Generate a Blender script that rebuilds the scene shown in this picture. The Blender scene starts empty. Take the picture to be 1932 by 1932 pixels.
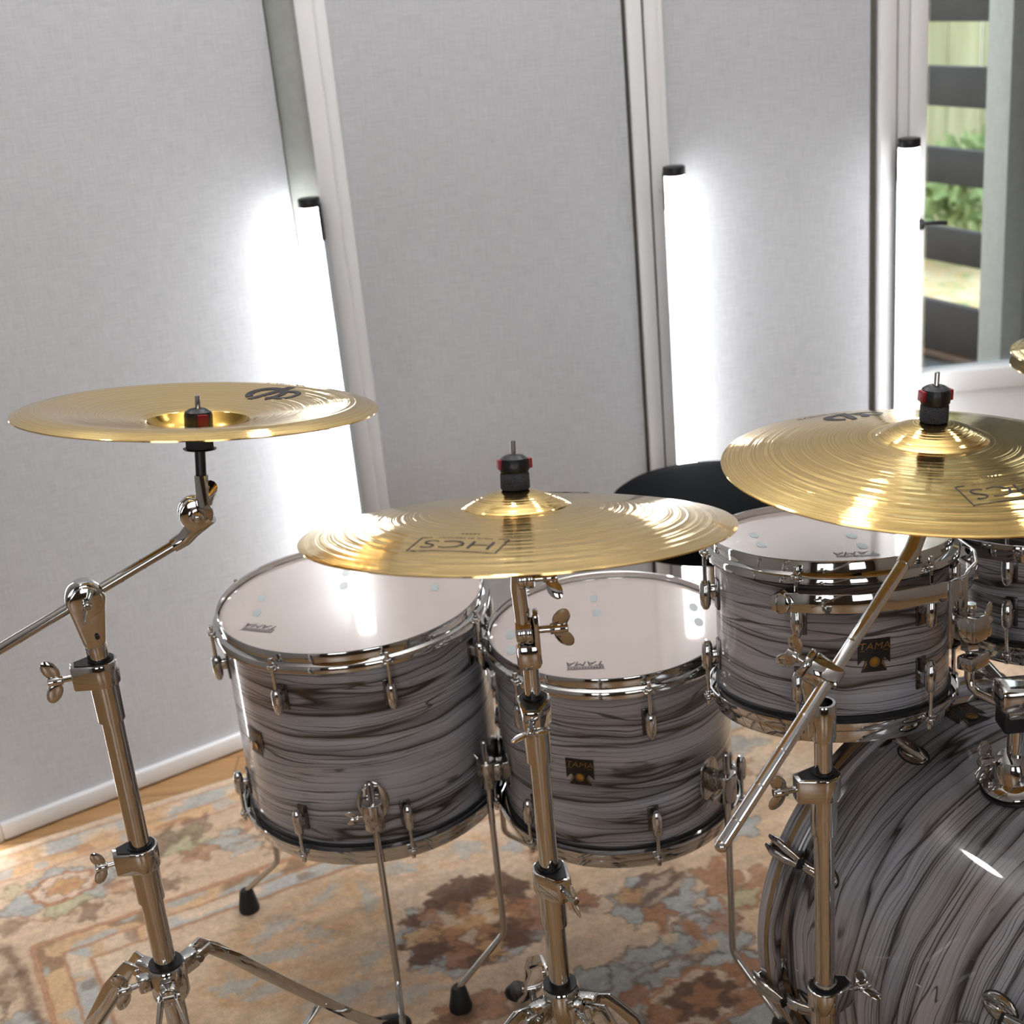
import bpy, bmesh, math, random
import numpy as np
from mathutils import Vector, Matrix, Quaternion
random.seed(7)
C = bpy.context.scene.collection
PI = math.pi
def R(d): return math.radians(d)
def V(*a): return Vector(a)

# ------------------------------------------------------------------ mesh builder
class MB:
    def __init__(s): s.bm = bmesh.new()
    def merge(s, bm, M=None, bev=0, bseg=2, bang=35):
        if bev:
            es = [e for e in bm.edges if len(e.link_faces) == 2 and e.calc_face_angle(0) > R(bang)]
            if es: bmesh.ops.bevel(bm, geom=es, offset=bev, segments=bseg, affect='EDGES', profile=.5, clamp_overlap=True)
        if M is not None: bm.transform(M)
        me = bpy.data.meshes.new('t'); bm.to_mesh(me); bm.free()
        s.bm.from_mesh(me); bpy.data.meshes.remove(me); return s
    def box(s, c, size, M=None, bev=0, rot=None):
        bm = bmesh.new(); bmesh.ops.create_cube(bm, size=1)
        T = Matrix.Translation(c) @ ((rot.to_4x4()) if rot is not None else Matrix()) @ Matrix.Diagonal((*size, 1))
        if bev:
            bm.transform(Matrix.Diagonal((*size, 1)))
            T = Matrix.Translation(c) @ ((rot.to_4x4()) if rot is not None else Matrix())
        return s.merge(bm, (M @ T) if M is not None else T, bev) if bev else s.merge(bm, (M @ T) if M is not None else T)
    def lathe(s, prof, M=None, n=32, closed=False, a0=0, a1=2*PI):
        bm = bmesh.new(); full = abs(a1-a0-2*PI) < 1e-6
        m = n if full else n+1
        rings = []
        for (r, z) in prof:
            if r < 1e-7 and full: rings.append([bm.verts.new((0, 0, z))]*m)
            else: rings.append([bm.verts.new((r*math.cos(a0+(a1-a0)*i/n), r*math.sin(a0+(a1-a0)*i/n), z)) for i in range(m)])
        k = len(prof)
        for j in range(k if closed else k-1):
            a, b = rings[j], rings[(j+1) % k]
            for i in range(n):
                i2 = (i+1) % m
                vs = []
                for v in (a[i], a[i2], b[i2], b[i]):
                    if v not in vs: vs.append(v)
                if len(vs) > 2:
                    try: bm.faces.new(vs)
                    except ValueError: pass
        bmesh.ops.recalc_face_normals(bm, faces=bm.faces)
        return s.merge(bm, M)
    def cyl(s, p0, p1, r0, r1=None, n=20, bev=.0):
        r1 = r0 if r1 is None else r1
        p0, p1 = Vector(p0), Vector(p1); d = p1-p0; L = d.length
        b = min(bev, L/3, min(r0, r1)*.6) if min(r0, r1) > 0 else 0
        M = Matrix.Translation(p0) @ d.to_track_quat('Z', 'Y').to_matrix().to_4x4()
        if b: pr = [(0, 0), (r0-b, 0), (r0-b*.3, b*.3), (r0, b), (r1, L-b), (r1-b*.3, L-b*.3), (r1-b, L), (0, L)]
        else: pr = [(0, 0), (r0, 0), (r1, L), (0, L)]
        return s.lathe(pr, M, n)
    def tube(s, pts, r, n=12, caps=True, flat=None, up=(0, 0, 1)):
        # sweep a circle (or a flat bar: flat=(w,h)) along pts
        pts = [Vector(p) for p in pts]; bm = bmesh.new(); rings = []
        rr = r if isinstance(r, (list, tuple)) else [r]*len(pts)
        ref = None
        for i, p in enumerate(pts):
            if i == 0: t = pts[1]-p
            elif i == len(pts)-1: t = p-pts[i-1]
            else: t = (pts[i+1]-p).normalized()+(p-pts[i-1]).normalized()
            t.normalize()
            if flat:
                x = t.cross(Vector(up)); x = x.normalized() if x.length > 1e-4 else Vector((1, 0, 0)); y = x.cross(t)
                w, h = flat; ring = [p+x*sx*w/2+y*sy*h/2 for sx, sy in ((1, 1), (-1, 1), (-1, -1), (1, -1))]
            else:
                if ref is None: ref = t.orthogonal().normalized()
                ref = (ref-t*ref.dot(t)).normalized(); y = t.cross(ref)
                ring = [p+(ref*math.cos(2*PI*k/n)+y*math.sin(2*PI*k/n))*rr[i] for k in range(n)]
            rings.append([bm.verts.new(q) for q in ring])
        for a, b in zip(rings, rings[1:]):
            m = len(a)
            for k in range(m): bm.faces.new((a[k], a[(k+1) % m], b[(k+1) % m], b[k]))
        if caps: bm.faces.new(rings[0][::-1]); bm.faces.new(rings[-1])
        bmesh.ops.recalc_face_normals(bm, faces=bm.faces)
        return s.merge(bm, None, .0008 if flat else 0)
    def ball(s, c, r, M=None, sc=(1, 1, 1), rot=None, n=16):
        bm = bmesh.new(); bmesh.ops.create_uvsphere(bm, u_segments=n, v_segments=max(6, n//2), radius=r)
        T = Matrix.Translation(c) @ ((rot.to_4x4()) if rot is not None else Matrix()) @ Matrix.Diagonal((*sc, 1))
        return s.merge(bm, (M @ T) if M is not None else T)
    def prism(s, out, z0, z1, M=None, bev=0):
        bm = bmesh.new()
        a = [bm.verts.new((x, y, z0)) for x, y in out]; b = [bm.verts.new((x, y, z1)) for x, y in out]
        n = len(out)
        bm.faces.new(a[::-1]); bm.faces.new(b)
        for i in range(n): bm.faces.new((a[i], a[(i+1) % n], b[(i+1) % n], b[i]))
        bmesh.ops.recalc_face_normals(bm, faces=bm.faces)
        return s.merge(bm, M, bev)
    def done(s, name, mat, parent=None, smooth=38):
        me = bpy.data.meshes.new(name); s.bm.to_mesh(me); s.bm.free()
        return obj_from(me, name, mat, parent, smooth)
def obj_from(me, name, mat, parent=None, smooth=38):
    o = bpy.data.objects.new(name, me); C.objects.link(o)
    me.materials.append(mat)
    if smooth:
        me.polygons.foreach_set('use_smooth', [True]*len(me.polygons))
        me.set_sharp_from_angle(angle=R(smooth))
    if parent is not None: o.parent = parent
    return o
def thing(name, label, cat, loc=(0, 0, 0), rot=None, group=None):
    o = bpy.data.objects.new(name, None); C.objects.link(o); o.empty_display_size = .05
    M = Matrix.Translation(loc)
    if rot is not None: M = M @ rot.to_4x4()
    o.matrix_world = M; tag(o, label, cat, group); return o
def tag(o, label, cat, group=None):
    o['label'] = label; o['category'] = cat
    if group: o['group'] = group
    return o
def struct(o): o['kind'] = 'structure'; return o

# ------------------------------------------------------------------ node materials
class NT:
    def __init__(s, name):
        s.m = bpy.data.materials.new(name); s.m.use_nodes = True; s.t = s.m.node_tree
        s.b = s.t.nodes['Principled BSDF']; s.out = s.t.nodes['Material Output']
    def n(s, typ, **kw):
        nd = s.t.nodes.new('ShaderNode'+typ)
        for k, v in kw.items(): setattr(nd, k, v)
        return nd
    def put(s, sock, v):
        if hasattr(v, 'is_output') or isinstance(v, bpy.types.NodeSocket): s.t.links.new(v, sock)
        elif v is not None: sock.default_value = v
    def math(s, op, a, b=None, c=None, clamp=False):
        nd = s.n('Math', operation=op, use_clamp=clamp)
        for i, v in enumerate((a, b, c)): s.put(nd.inputs[i], v)
        return nd.outputs[0]
    def vmul(s, v, sc):
        nd = s.n('VectorMath', operation='MULTIPLY'); s.put(nd.inputs[0], v); nd.inputs[1].default_value = sc; return nd.outputs[0]
    def vadd(s, v, sc):
        nd = s.n('VectorMath', operation='ADD'); s.put(nd.inputs[0], v); s.put(nd.inputs[1], sc); return nd.outputs[0]
    def noise(s, v, scale=5, detail=2, rough=.5, dist=0, col=False):
        nd = s.n('TexNoise'); s.put(nd.inputs['Vector'], v); nd.inputs['Scale'].default_value = scale
        nd.inputs['Detail'].default_value = detail; nd.inputs['Roughness'].default_value = rough; nd.inputs['Distortion'].default_value = dist
        return nd.outputs['Color' if col else 'Fac']
    def ramp(s, f, stops, interp='LINEAR'):
        nd = s.n('ValToRGB'); s.put(nd.inputs[0], f); cr = nd.color_ramp; cr.interpolation = interp
        while len(cr.elements) < len(stops): cr.elements.new(.5)
        for e, (p, c) in zip(cr.elements, stops): e.position = p; e.color = (*c, 1) if len(c) == 3 else c
        return nd.outputs[0]
    def mix(s, f, a, b, mode='MIX'):
        nd = s.n('Mix', data_type='RGBA', blend_type=mode)
        s.put(nd.inputs[0], f); s.put(nd.inputs[6], a); s.put(nd.inputs[7], b); return nd.outputs[2]
    def obj(s): return s.n('TexCoord').outputs['Object']
    def sep(s, v):
        nd = s.n('SeparateXYZ'); s.put(nd.inputs[0], v); return nd.outputs
    def comb(s, x, y, z):
        nd = s.n('CombineXYZ')
        for i, v in enumerate((x, y, z)): s.put(nd.inputs[i], v)
        return nd.outputs[0]
    def bump(s, h, strength=.3, dist=.001):
        nd = s.n('Bump'); s.put(nd.inputs['Height'], h); nd.inputs['Strength'].default_value = strength; nd.inputs['Distance'].default_value = dist
        s.t.links.new(nd.outputs[0], s.b.inputs['Normal']); return nd
    def set(s, **kw):
        for k, v in kw.items():
            k = k.replace('_', ' ')
            if isinstance(v, tuple) and len(v) == 3: v = (*v, 1)
            s.put(s.b.inputs[k], v)
        return s
def plain(name, col, rough=.5, metal=0, var=.06, scale=40, **kw):
    t = NT(name); f = t.noise(t.obj(), scale, 3)
    c = t.ramp(f, [(.3, tuple(x*(1-var) for x in col)), (.7, tuple(min(1, x*(1+var)) for x in col))])
    t.set(Base_Color=c, Roughness=rough, Metallic=metal, **kw); return t.m
def chrome_mat(name, col=(.60, .595, .585), rough=.05):
    t = NT(name); f = t.noise(t.obj(), 30, 3)
    t.set(Base_Color=(*col, 1), Metallic=1., Roughness=t.ramp(f, [(.3, (rough*.7,)*3), (.75, (rough*1.4,)*3)])); return t.m
M = {}
M['chrome'] = chrome_mat('chrome')
M['chrome_dark'] = chrome_mat('chrome_dark', (.50, .485, .465), .10)
M['shaded_chrome'] = chrome_mat('shaded_chrome', (.16, .15, .15), .22)  # for the lug plates: their shade is put into the metal's colour
M['black'] = plain('black_plastic', (.012, .012, .014), .35)
M['rubber'] = plain('black_rubber', (.010, .010, .011), .6)
M['red'] = plain('red_plastic', (.30, .012, .02), .35)
M['felt'] = plain('grey_felt', (.055, .055, .058), .95, var=.5, scale=700)
M['gasket'] = plain('gasket', (.02, .02, .021), .5)
M['white_paint'] = plain('white_paint', (.86, .865, .875), .45, var=.015, scale=3)
M['grey_trim'] = plain('shadow_gap', (.20, .18, .155), .7)
M['ink'] = plain('black_print', (.018, .015, .02), .45)
M['ink_soft'] = plain('brown_print', (.17, .11, .05), .5)
M['head_ink'] = plain('head_print', (.10, .085, .09), .5)
M['head_dot'] = plain('head_dot', (.40, .44, .45), .35)
M['brass_badge'] = plain('badge_gold', (.30, .19, .08), .35, metal=.9)
M['badge_black'] = plain('badge_black', (.015, .013, .011), .3)
M['leather'] = plain('black_velour', (.006, .007, .009), .9, var=.3, scale=300, Specular_IOR_Level=.08)

def wrap_mat(name, off, pitch=1.0):
    t = NT(name); co = t.vadd(t.obj(), off)
    x, y, z = t.sep(co)
    mul = lambda a, k: t.math('MULTIPLY', a, k)
    add = lambda a, b: t.math('ADD', a, b)
    def N(sx, sz, zc, detail=2, rough=.5): return t.noise(t.comb(mul(x, sx), mul(y, sx), mul(zc, sz)), 1, detail, rough)
    vor = t.n('TexVoronoi'); t.put(vor.inputs['Vector'], t.vmul(co, (7, 7, 17))); vor.inputs['Scale'].default_value = 1
    eye = mul(t.math('POWER', t.math('SUBTRACT', 1, t.math('MULTIPLY', vor.outputs['Distance'], 2.6, clamp=True), clamp=True), 2), .007)
    w1 = mul(t.math('SUBTRACT', N(2.8, 4.5, z), .5), .040)
    w2 = mul(t.math('SUBTRACT', N(10, 30, z), .5), .009)
    zz = add(add(z, w1), add(w2, eye))
    # broad boards with dark seams of uneven spacing
    sw = t.math('FRACT', add(mul(zz, 15*pitch), mul(N(1.2, 17, zz, 2), 4.2)))
    seam = t.ramp(sw, [(0, (.016, .012, .010)), (.028, (.045, .037, .033)), (.07, (.19, .177, .174)), (.26, (.34, .328, .328)), (.70, (.41, .398, .402)), (.955, (.31, .296, .294)), (1, (.04, .032, .028))])
    # soft grain
    g = N(2.2, 190, zz, 3, .6)
    c = t.mix(1, seam, t.ramp(g, [(.30, (.60, .57, .56)), (.45, (.94, .93, .93)), (.60, (1.04, 1.04, 1.05)), (.75, (1.22, 1.22, 1.24))]), 'MULTIPLY')
    # crisp dark strands: thin contour lines of the warped height, gathered in bundles
    def strands(c, freq, amp, sz, wid, m0, m1, mseed):
        f = t.math('FRACT', add(mul(zz, freq*pitch), mul(N(1.7, sz, zz, 2, .55), amp)))
        tri = t.math('ABSOLUTE', t.math('SUBTRACT', f, .5))
        lw = mul(t.ramp(N(3.4, 60+mseed, zz, 2), [(.35, (0, 0, 0)), (.65, (1, 1, 1))]), wid)
        ln = t.n('MapRange', interpolation_type='SMOOTHSTEP'); t.put(ln.inputs[0], tri); t.put(ln.inputs[1], mul(lw, .35)); t.put(ln.inputs[2], add(lw, .012)); ln.inputs[3].default_value = 1; ln.inputs[4].default_value = 0
        m = t.ramp(N(3.0, 15+mseed, zz, 2), [(m0, (0, 0, 0)), (m1, (1, 1, 1))])
        return t.mix(mul(mul(ln.outputs[0], m), .88), c, (.030, .023, .019, 1))
    c = strands(c, 75, 4.5, 20, .085, .38, .52, 3)
    c = strands(c, 150, 6.0, 26, .13, .42, .55, 9)
    c = strands(c, 32, 3.4, 14, .045, .30, .42, 1)
    kn = t.ramp(N(9, 50, zz, 3, .6), [(.645, (0, 0, 0)), (.72, (.8, .8, .8))])
    c = t.mix(kn, c, (.034, .026, .021, 1))
    c = t.mix(1, c, t.ramp(t.noise(t.vmul(co, (6, 6, 10)), 1, 1), [(.35, (1.22, 1.165, 1.175)), (.65, (1.13, 1.19, 1.31))]), 'MULTIPLY')
    t.set(Base_Color=c, Roughness=.3, Coat_Weight=.85, Coat_Roughness=.03)
    return t.m

def head_mat():
    t = NT('drum_head_film'); f = t.noise(t.obj(), 6, 2)
    t.set(Base_Color=t.ramp(f, [(.3, (.54, .455, .42)), (.7, (.57, .485, .45))]), Roughness=.22, Coat_Weight=1., Coat_Roughness=.045, Coat_IOR=1.6)
    return t.m
M['head'] = head_mat()

def cymbal_mat():
    t = NT('lathed_bronze'); co = t.obj(); x, y, z = t.sep(co)
    r = t.math('SQRT', t.math('ADD', t.math('MULTIPLY', x, x), t.math('MULTIPLY', y, y)))
    g1 = t.noise(t.comb(t.math('MULTIPLY', r, 520), 0., 0.), 1, 1, .5)
    g2 = t.noise(t.comb(t.math('MULTIPLY', r, 150), 3., 0.), 1, 1)
    ham = t.noise(t.vmul(co, (55, 55, 55)), 1, 0)
    h = t.math('ADD', t.math('ADD', t.math('MULTIPLY', g1, .45), t.math('MULTIPLY', g2, 1.2)), t.math('MULTIPLY', ham, .30))
    t.bump(h, .8, .0010)
    c = t.ramp(g1, [(.30, (.70, .46, .155)), (.5, (.83, .59, .235)), (.68, (.93, .71, .33))])
    tn = t.n('Tangent', direction_type='RADIAL', axis='Z')
    t.t.links.new(tn.outputs[0], t.b.inputs['Tangent'])
    t.set(Base_Color=c, Metallic=1., Roughness=.085, Anisotropic=.0)
    return t.m
M['cymbal'] = cymbal_mat()
def plainbronze():
    t = NT('polished_bronze'); f = t.noise(t.obj(), 60, 2)
    t.set(Base_Color=t.ramp(f, [(.3, (.60, .38, .09)), (.7, (.68, .44, .12))]), Metallic=1., Roughness=.22); return t.m
M['bronze'] = plainbronze()

def fabric_mat():
    t = NT('grey_woven_fabric'); co = t.obj(); x, y, z = t.sep(co)
    a = t.noise(t.comb(t.math('MULTIPLY', x, 22), y, t.math('MULTIPLY', z, 420)), 1, 2)
    b = t.noise(t.comb(t.math('MULTIPLY', x, 420), y, t.math('MULTIPLY', z, 22)), 1, 2)
    w = t.math('ADD', a, b); f = t.math('MULTIPLY', w, .5)
    c = t.ramp(f, [(.36, (.535, .552, .580)), (.5, (.590, .606, .634)), (.64, (.635, .651, .678))])
    t.set(Base_Color=c, Roughness=.95); t.bump(w, .25, .0006)
    return t.m
M['fabric'] = fabric_mat()
def wood_floor():
    t = NT('oak_floor'); co = t.obj()
    br = t.n('TexBrick'); t.put(br.inputs['Vector'], co); br.inputs['Scale'].default_value = 1
    br.inputs['Brick Width'].default_value = 1.3; br.inputs['Row Height'].default_value = .13; br.inputs['Mortar Size'].default_value = .0015
    br.inputs['Color1'].default_value = (.44, .26, .12, 1); br.inputs['Color2'].default_value = (.50, .30, .14, 1); br.inputs['Mortar'].default_value = (.2, .11, .05, 1)
    g = t.noise(t.vmul(co, (3, 60, 1)), 1, 3)
    c = t.mix(1, br.outputs['Color'], t.ramp(g, [(.3, (.85, .83, .8)), (.7, (1.1, 1.1, 1.1))]), 'MULTIPLY')
    t.set(Base_Color=c, Roughness=.4); return t.m
M['floor'] = wood_floor()
def emit(name, col, s):
    t = NT(name); f = t.noise(t.obj(), 2, 0)
    t.set(Base_Color=(.9, .9, .9), Emission_Color=t.ramp(f, [(0, col), (1, col)]), Emission_Strength=s); return t.m
M['tube'] = emit('lit_diffuser', (1., 1., 1.), 14)
M['tube_soft'] = emit('lit_diffuser_soft', (1., 1., 1.), 8)
def glass_mat():
    t = NT('window_glass'); g = t.n('BsdfGlossy'); g.inputs['Roughness'].default_value = .01
    tr = t.n('BsdfTransparent'); tr.inputs[0].default_value = (.93, .95, .95, 1)
    fr = t.n('Fresnel'); fr.inputs['IOR'].default_value = 1.45
    mx = t.n('MixShader'); t.put(mx.inputs[0], t.math('MULTIPLY', fr.outputs[0], 1.6, clamp=True))
    t.t.links.new(tr.outputs[0], mx.inputs[1]); t.t.links.new(g.outputs[0], mx.inputs[2]); t.t.links.new(mx.outputs[0], t.out.inputs[0])
    return t.m
M['glass'] = glass_mat()

# ------------------------------------------------------------------ lettering
_tc = {}
def text2d(body, h=1.0, sx=1.0, shear=0.0, off=0.0):
    k = (body, shear, off)
    if k not in _tc:
        cu = bpy.data.curves.new('txt', 'FONT'); cu.body = body; cu.align_x = 'CENTER'; cu.align_y = 'CENTER'; cu.shear = shear; cu.offset = off; cu.resolution_u = 4
        o = bpy.data.objects.new('txt', cu); C.objects.link(o)
        dg = bpy.context.evaluated_depsgraph_get(); me = bpy.data.meshes.new_from_object(o.evaluated_get(dg))
        vs = [v.co[:2] for v in me.vertices]; fs = [tuple(p.vertices) for p in me.polygons]
        bpy.data.objects.remove(o); bpy.data.curves.remove(cu); bpy.data.meshes.remove(me)
        hh = max(v[1] for v in vs)-min(v[1] for v in vs); cy = (max(v[1] for v in vs)+min(v[1] for v in vs))/2
        _tc[k] = ([((x)/hh, (y-cy)/hh) for x, y in vs], fs)
    vs, fs = _tc[k]
    return [(x*h*sx, y*h) for x, y in vs], fs
def rect2d(x0, y0, x1, y1): return [(x0, y0), (x1, y0), (x1, y1), (x0, y1)], [(0, 1, 2, 3)]
def line2d(p, q, w):
    p, q = Vector(p), Vector(q); d = (q-p).normalized(); n = Vector((-d.y, d.x))*w/2; p, q = p-d*w/2, q+d*w/2
    k = max(1, int((q-p).length/.004)); vs = []
    for i in range(k+1): c = p+(q-p)*i/k; vs += [tuple(c-n), tuple(c+n)]
    return vs, [(2*i, 2*i+2, 2*i+3, 2*i+1) for i in range(k)]
def disc2d(cx, cy, r, n=28): return [(cx+r*math.cos(2*PI*i/n), cy+r*math.sin(2*PI*i/n)) for i in range(n)], [tuple(range(n))]
def ring2d(cx, cy, r0, r1, a0=0, a1=2*PI, n=36):
    vs = []; fs = []
    for i in range(n+1):
        a = a0+(a1-a0)*i/n; vs += [(cx+r0*math.cos(a), cy+r0*math.sin(a)), (cx+r1*math.cos(a), cy+r1*math.sin(a))]
        if i: k = 2*i; fs.append((k-2, k-1, k+1, k))
    return vs, fs
def shift(g, dx, dy): return [(x+dx, y+dy) for x, y in g[0]], g[1]
def print_obj(name, geos, mapf, mat, parent, cuts=0):
    bm = bmesh.new()
    for vs, fs in geos:
        bv = [bm.verts.new((x, y, 0)) for x, y in vs]
        for f in fs:
            try: bm.faces.new([bv[i] for i in f])
            except ValueError: pass
    if cuts:
        bmesh.ops.triangulate(bm, faces=bm.faces)
        bmesh.ops.subdivide_edges(bm, edges=[e for e in bm.edges if e.calc_length() > cuts], cuts=3, use_grid_fill=True)
        bmesh.ops.triangulate(bm, faces=bm.faces)
    for v in bm.verts: v.co = mapf(v.co.x, v.co.y)
    bmesh.ops.recalc_face_normals(bm, faces=bm.faces)
    me = bpy.data.meshes.new(name); bm.to_mesh(me); bm.free()
    return obj_from(me, name, mat, parent, 0)

# ------------------------------------------------------------------ camera
# right / up / back axes of the camera (50 mm lens, looking 21.5 degrees down, rolled 5.4 degrees)
p, r = R(21.4876), R(-5.4106)
fwd, up, rt = V(0, math.cos(p), -math.sin(p)), V(0, math.sin(p), math.cos(p)), V(1, 0, 0)
rt2 = rt*math.cos(r)+up*math.sin(r); up2 = -rt*math.sin(r)+up*math.cos(r)
cam = bpy.data.cameras.new('camera'); co = bpy.data.objects.new('camera', cam); C.objects.link(co)
mw = Matrix((rt2, up2, -fwd)).transposed().to_4x4(); mw.translation = V(0, 0, 1.59); co.matrix_world = mw
cam.sensor_width = 36; cam.lens = 49.81; cam.clip_start = .05
cam.dof.use_dof = True; cam.dof.focus_distance = 1.72; cam.dof.aperture_fstop = 5.6; cam.dof.aperture_blades = 7
bpy.context.scene.camera = co

# ------------------------------------------------------------------ room shell
YW = 2.93
b = MB(); b.box((.2, .2, -.03), (5.2, 6.4, .06)); struct(b.done('floor', M['floor'], None, 0))
b = MB(); b.box((.2, .2, 2.66), (5.2, 6.4, .06)); struct(b.done('ceiling', plain('ceiling_paint', (.56, .545, .53), .8), None, 0))
b = MB()
b.box((-.80, 3.06, 1.315), (3.20, .10, 2.63)); b.box((2.30, 3.06, 1.315), (1.0, .10, 2.63)); b.box((1.35, 3.06, 2.4), (1.1, .1, .46))
struct(b.done('wall_back', M['white_paint'], None, 0))
b = MB(); b.box((-2.35, .2, 1.315), (.1, 6.4, 2.63)); struct(b.done('wall_left', plain('wall_left_paint', (.40, .39, .38), .8), None, 0))
b = MB(); b.box((2.75, .2, 1.315), (.1, 6.4, 2.63)); struct(b.done('wall_right', plain('wall_right_paint', (.42, .36, .31), .8), None, 0))
# wall behind the photographer: dark timber with two tall window openings
b = MB()
for x0, x1, z0, z1 in ((-2.4, -1.7, 0, 2.63), (-.5, .7, 0, 2.63), (1.9, 2.8, 0, 2.63), (-1.7, -.5, 0, .75), (.7, 1.9, 0, .75), (-1.7, -.5, 2.2, 2.63), (.7, 1.9, 2.2, 2.63)):
    b.box(((x0+x1)/2, -2.95, (z0+z1)/2), (x1-x0, .1, z1-z0))
struct(b.done('wall_front', plain('timber_wall', (.10, .068, .045), .7), None, 0))

# acoustic panels -------------------------------------------------
def panel(p0, p1, label, z1=2.55, base=True, fr=.018):
    p0, p1 = Vector((*p0, 0)), Vector((*p1, 0)); d = p1-p0; L = d.length; ang = math.atan2(d.y, d.x)
    t = thing('acoustic_panel', label, 'panel', p0, Matrix.Rotation(ang, 3, 'Z'))
    b = MB(); b.box((L/2, .02, (z1+.035)/2), (L-.001, .032, z1-.035)); b.done('fabric_cover', M['fabric'], t, 0)
    b = MB()
    if base: b.box((L/2, .014, .022), (L, .048, .036), bev=.003)
    b.box((L/2, .02, z1), (L, .05, .03), bev=.002)
    b.box((-.012, .02, z1/2), (.024, .05, z1), bev=.003)
    b.done('frame', M['white_paint'], t)
    return t
panel((-1.096, 2.484), (-.386, 2.925), 'light grey fabric wall panel standing at an angle behind the upturned cymbal at left')
panel((-.268, YW), (.3055, YW), 'grey fabric wall panel between the left light tube and the middle light tube')
panel((.385, YW), (.797, YW), 'narrow light grey fabric wall panel between the middle and right light tubes')
def trim(name, boxes, mat=M['white_paint'], bev=.003):
    b = MB()
    for x0, x1, y0, y1 in boxes: b.box(((x0+x1)/2, (y0+y1)/2, 1.3), (x1-x0, y1-y0, 2.6), bev=bev)
    return struct(b.done(name, mat))
trim('trim_1', [(-.326, -.291, 2.903, 3.005)])
trim('trim_2', [(-.392, -.324, 2.965, 3.005)], plain('recess_shade', (.50, .52, .48), .6))  # green-grey tone carries the shade of the recess in its colour
trim('trim_3', [(.3135, .343, 2.915, 3.0), (.3475, .3745, 2.922, 3.0)])
trim('trim_4', [(.8125, .845, 2.915, 3.0), (.849, .872, 2.924, 3.0)])
trim('trim_5', [(.3055, .3135, 2.95, 3.0), (.343, .3475, 2.95, 3.0), (.797, .8125, 2.95, 3.0), (.845, .849, 2.95, 3.0)], M['grey_trim'], 0)

# glazed door at right --------------------------------------------
D = bpy.data.objects.new('door_1', None); C.objects.link(D); struct(D); D.location = (.873, YW, 0)
b = MB(); X1 = .95
b.box((.018, .02, 1.3), (.036, .06, 2.6), bev=.004)                      # stile
b.box((X1/2, .02, .33), (X1, .05, .60), bev=.004)                        # lower panel
b.box((X1/2, .016, .645), (X1, .06, .046), bev=.005)
b.box((X1-.03, .02, 1.3), (.06, .06, 2.6), bev=.004)
b.box((X1/2, .02, 2.5), (X1, .06, .2), bev=.004); b.done('door_frame', M['white_paint'], D)
b = MB(); b.box((.5, .03, 1.53), (.9, .006, 1.74)); b.done('door_glass', M['glass'], D, 0)
b = MB(); b.tube([(.025, -.012, 1.0), (.025, -.04, 1.0), (.055, -.043, .999), (.07, -.043, .997)], .0045, 10); b.cyl((.025, -.012, .985), (.025, -.016, 1.0), .008); b.done('door_handle', M['black'], D)

# light tubes -----------------------------------------------------
def tube_light(x, y, back, label, z=1.17, half=62, mat='tube'):
    """half-round diffuser in a slim alloy rail; back = direction the closed rail faces"""
    t = thing('light_tube', label, 'light', (x, y, 0), Matrix.Rotation(R(back), 3, 'Z'), 'light tubes at the panel joints')
    b = MB(); b.lathe([(.0190, .018), (.0210, .018), (.0210, z-.018), (.0190, z-.018)], None, 26, True, R(half), R(360-half)); b.done('diffuser', M[mat], t)
    b = MB(); b.lathe([(.0150, .018), (.0232, .018), (.0232, z-.018), (.0150, z-.018)], None, 16, True, R(-half), R(half)); b.done('back_rail', M['rail'], t)
    b = MB(); b.cyl((0, 0, z-.018), (0, 0, z), .0225, n=24, bev=.002); b.lathe([(.0213, z-.085), (.0240, z-.085), (.0240, z-.012), (.0213, z-.012)], None, 14, True, R(-half-3), R(half+3)); b.done('end_cap', M['black'], t)
    b = MB(); b.cyl((0, 0, 0), (0, 0, .02), .0225, n=24, bev=.002); b.done('foot_cap', M['black'], t)
    return t
M['rail'] = plain('alloy_rail', (.42, .45, .47), .35, .7)
tube_light(-.346, 2.878, 28, 'lit white light tube at left, rising behind the upturned china cymbal')
tube_light(.387, 2.876, 128, 'lit white light tube in the middle, rising behind the black drum seat', 1.165, mat='tube_soft')
tube_light(.862, 2.884, 95, 'lit white light tube at right beside the glazed door', 1.175, mat='tube_soft')
tube_light(-1.150, 2.478, 120, 'lit white light tube at the far left edge, beyond the first fabric panel')

# outdoors ---------------------------------------------------------
def leaf_ground():
    t = NT('leafy_lawn'); co = t.obj()
    a = t.noise(co, 9, 3, .6); b_ = t.noise(co, 22, 2)
    c = t.ramp(a, [(.3, (.30, .38, .14)), (.45, (.55, .52, .30)), (.55, (.75, .62, .42)), (.7, (.62, .60, .42))])
    c = t.mix(t.ramp(b_, [(.55, (0, 0, 0)), (.62, (1, 1, 1))]), c, (.78, .48, .25, 1))
    t.set(Base_Color=c, Roughness=.9); return t.m
b = MB(); b.box((4, 9.0, -.30), (14, 11.6, .04)); struct(b.done('garden_ground', leaf_ground(), None, 0))
def hedge_mat():
    t = NT('weathered_boards'); co = t.obj(); n1 = t.noise(t.vmul(co, (5, 5, .6)), 1, 3)
    c = t.ramp(n1, [(.3, (.25, .25, .14)), (.5, (.42, .42, .27)), (.7, (.58, .57, .42))]); t.set(Base_Color=c, Roughness=.9); return t.m
b = MB()
for i in range(40): b.box((-1+.21*i, 8.9+.01*(i % 2), .85), (.20, .03, 2.3))
tag(b.done('board_fence', hedge_mat(), None, 0), 'weathered pale board fence at the back of the garden', 'fence')
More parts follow.
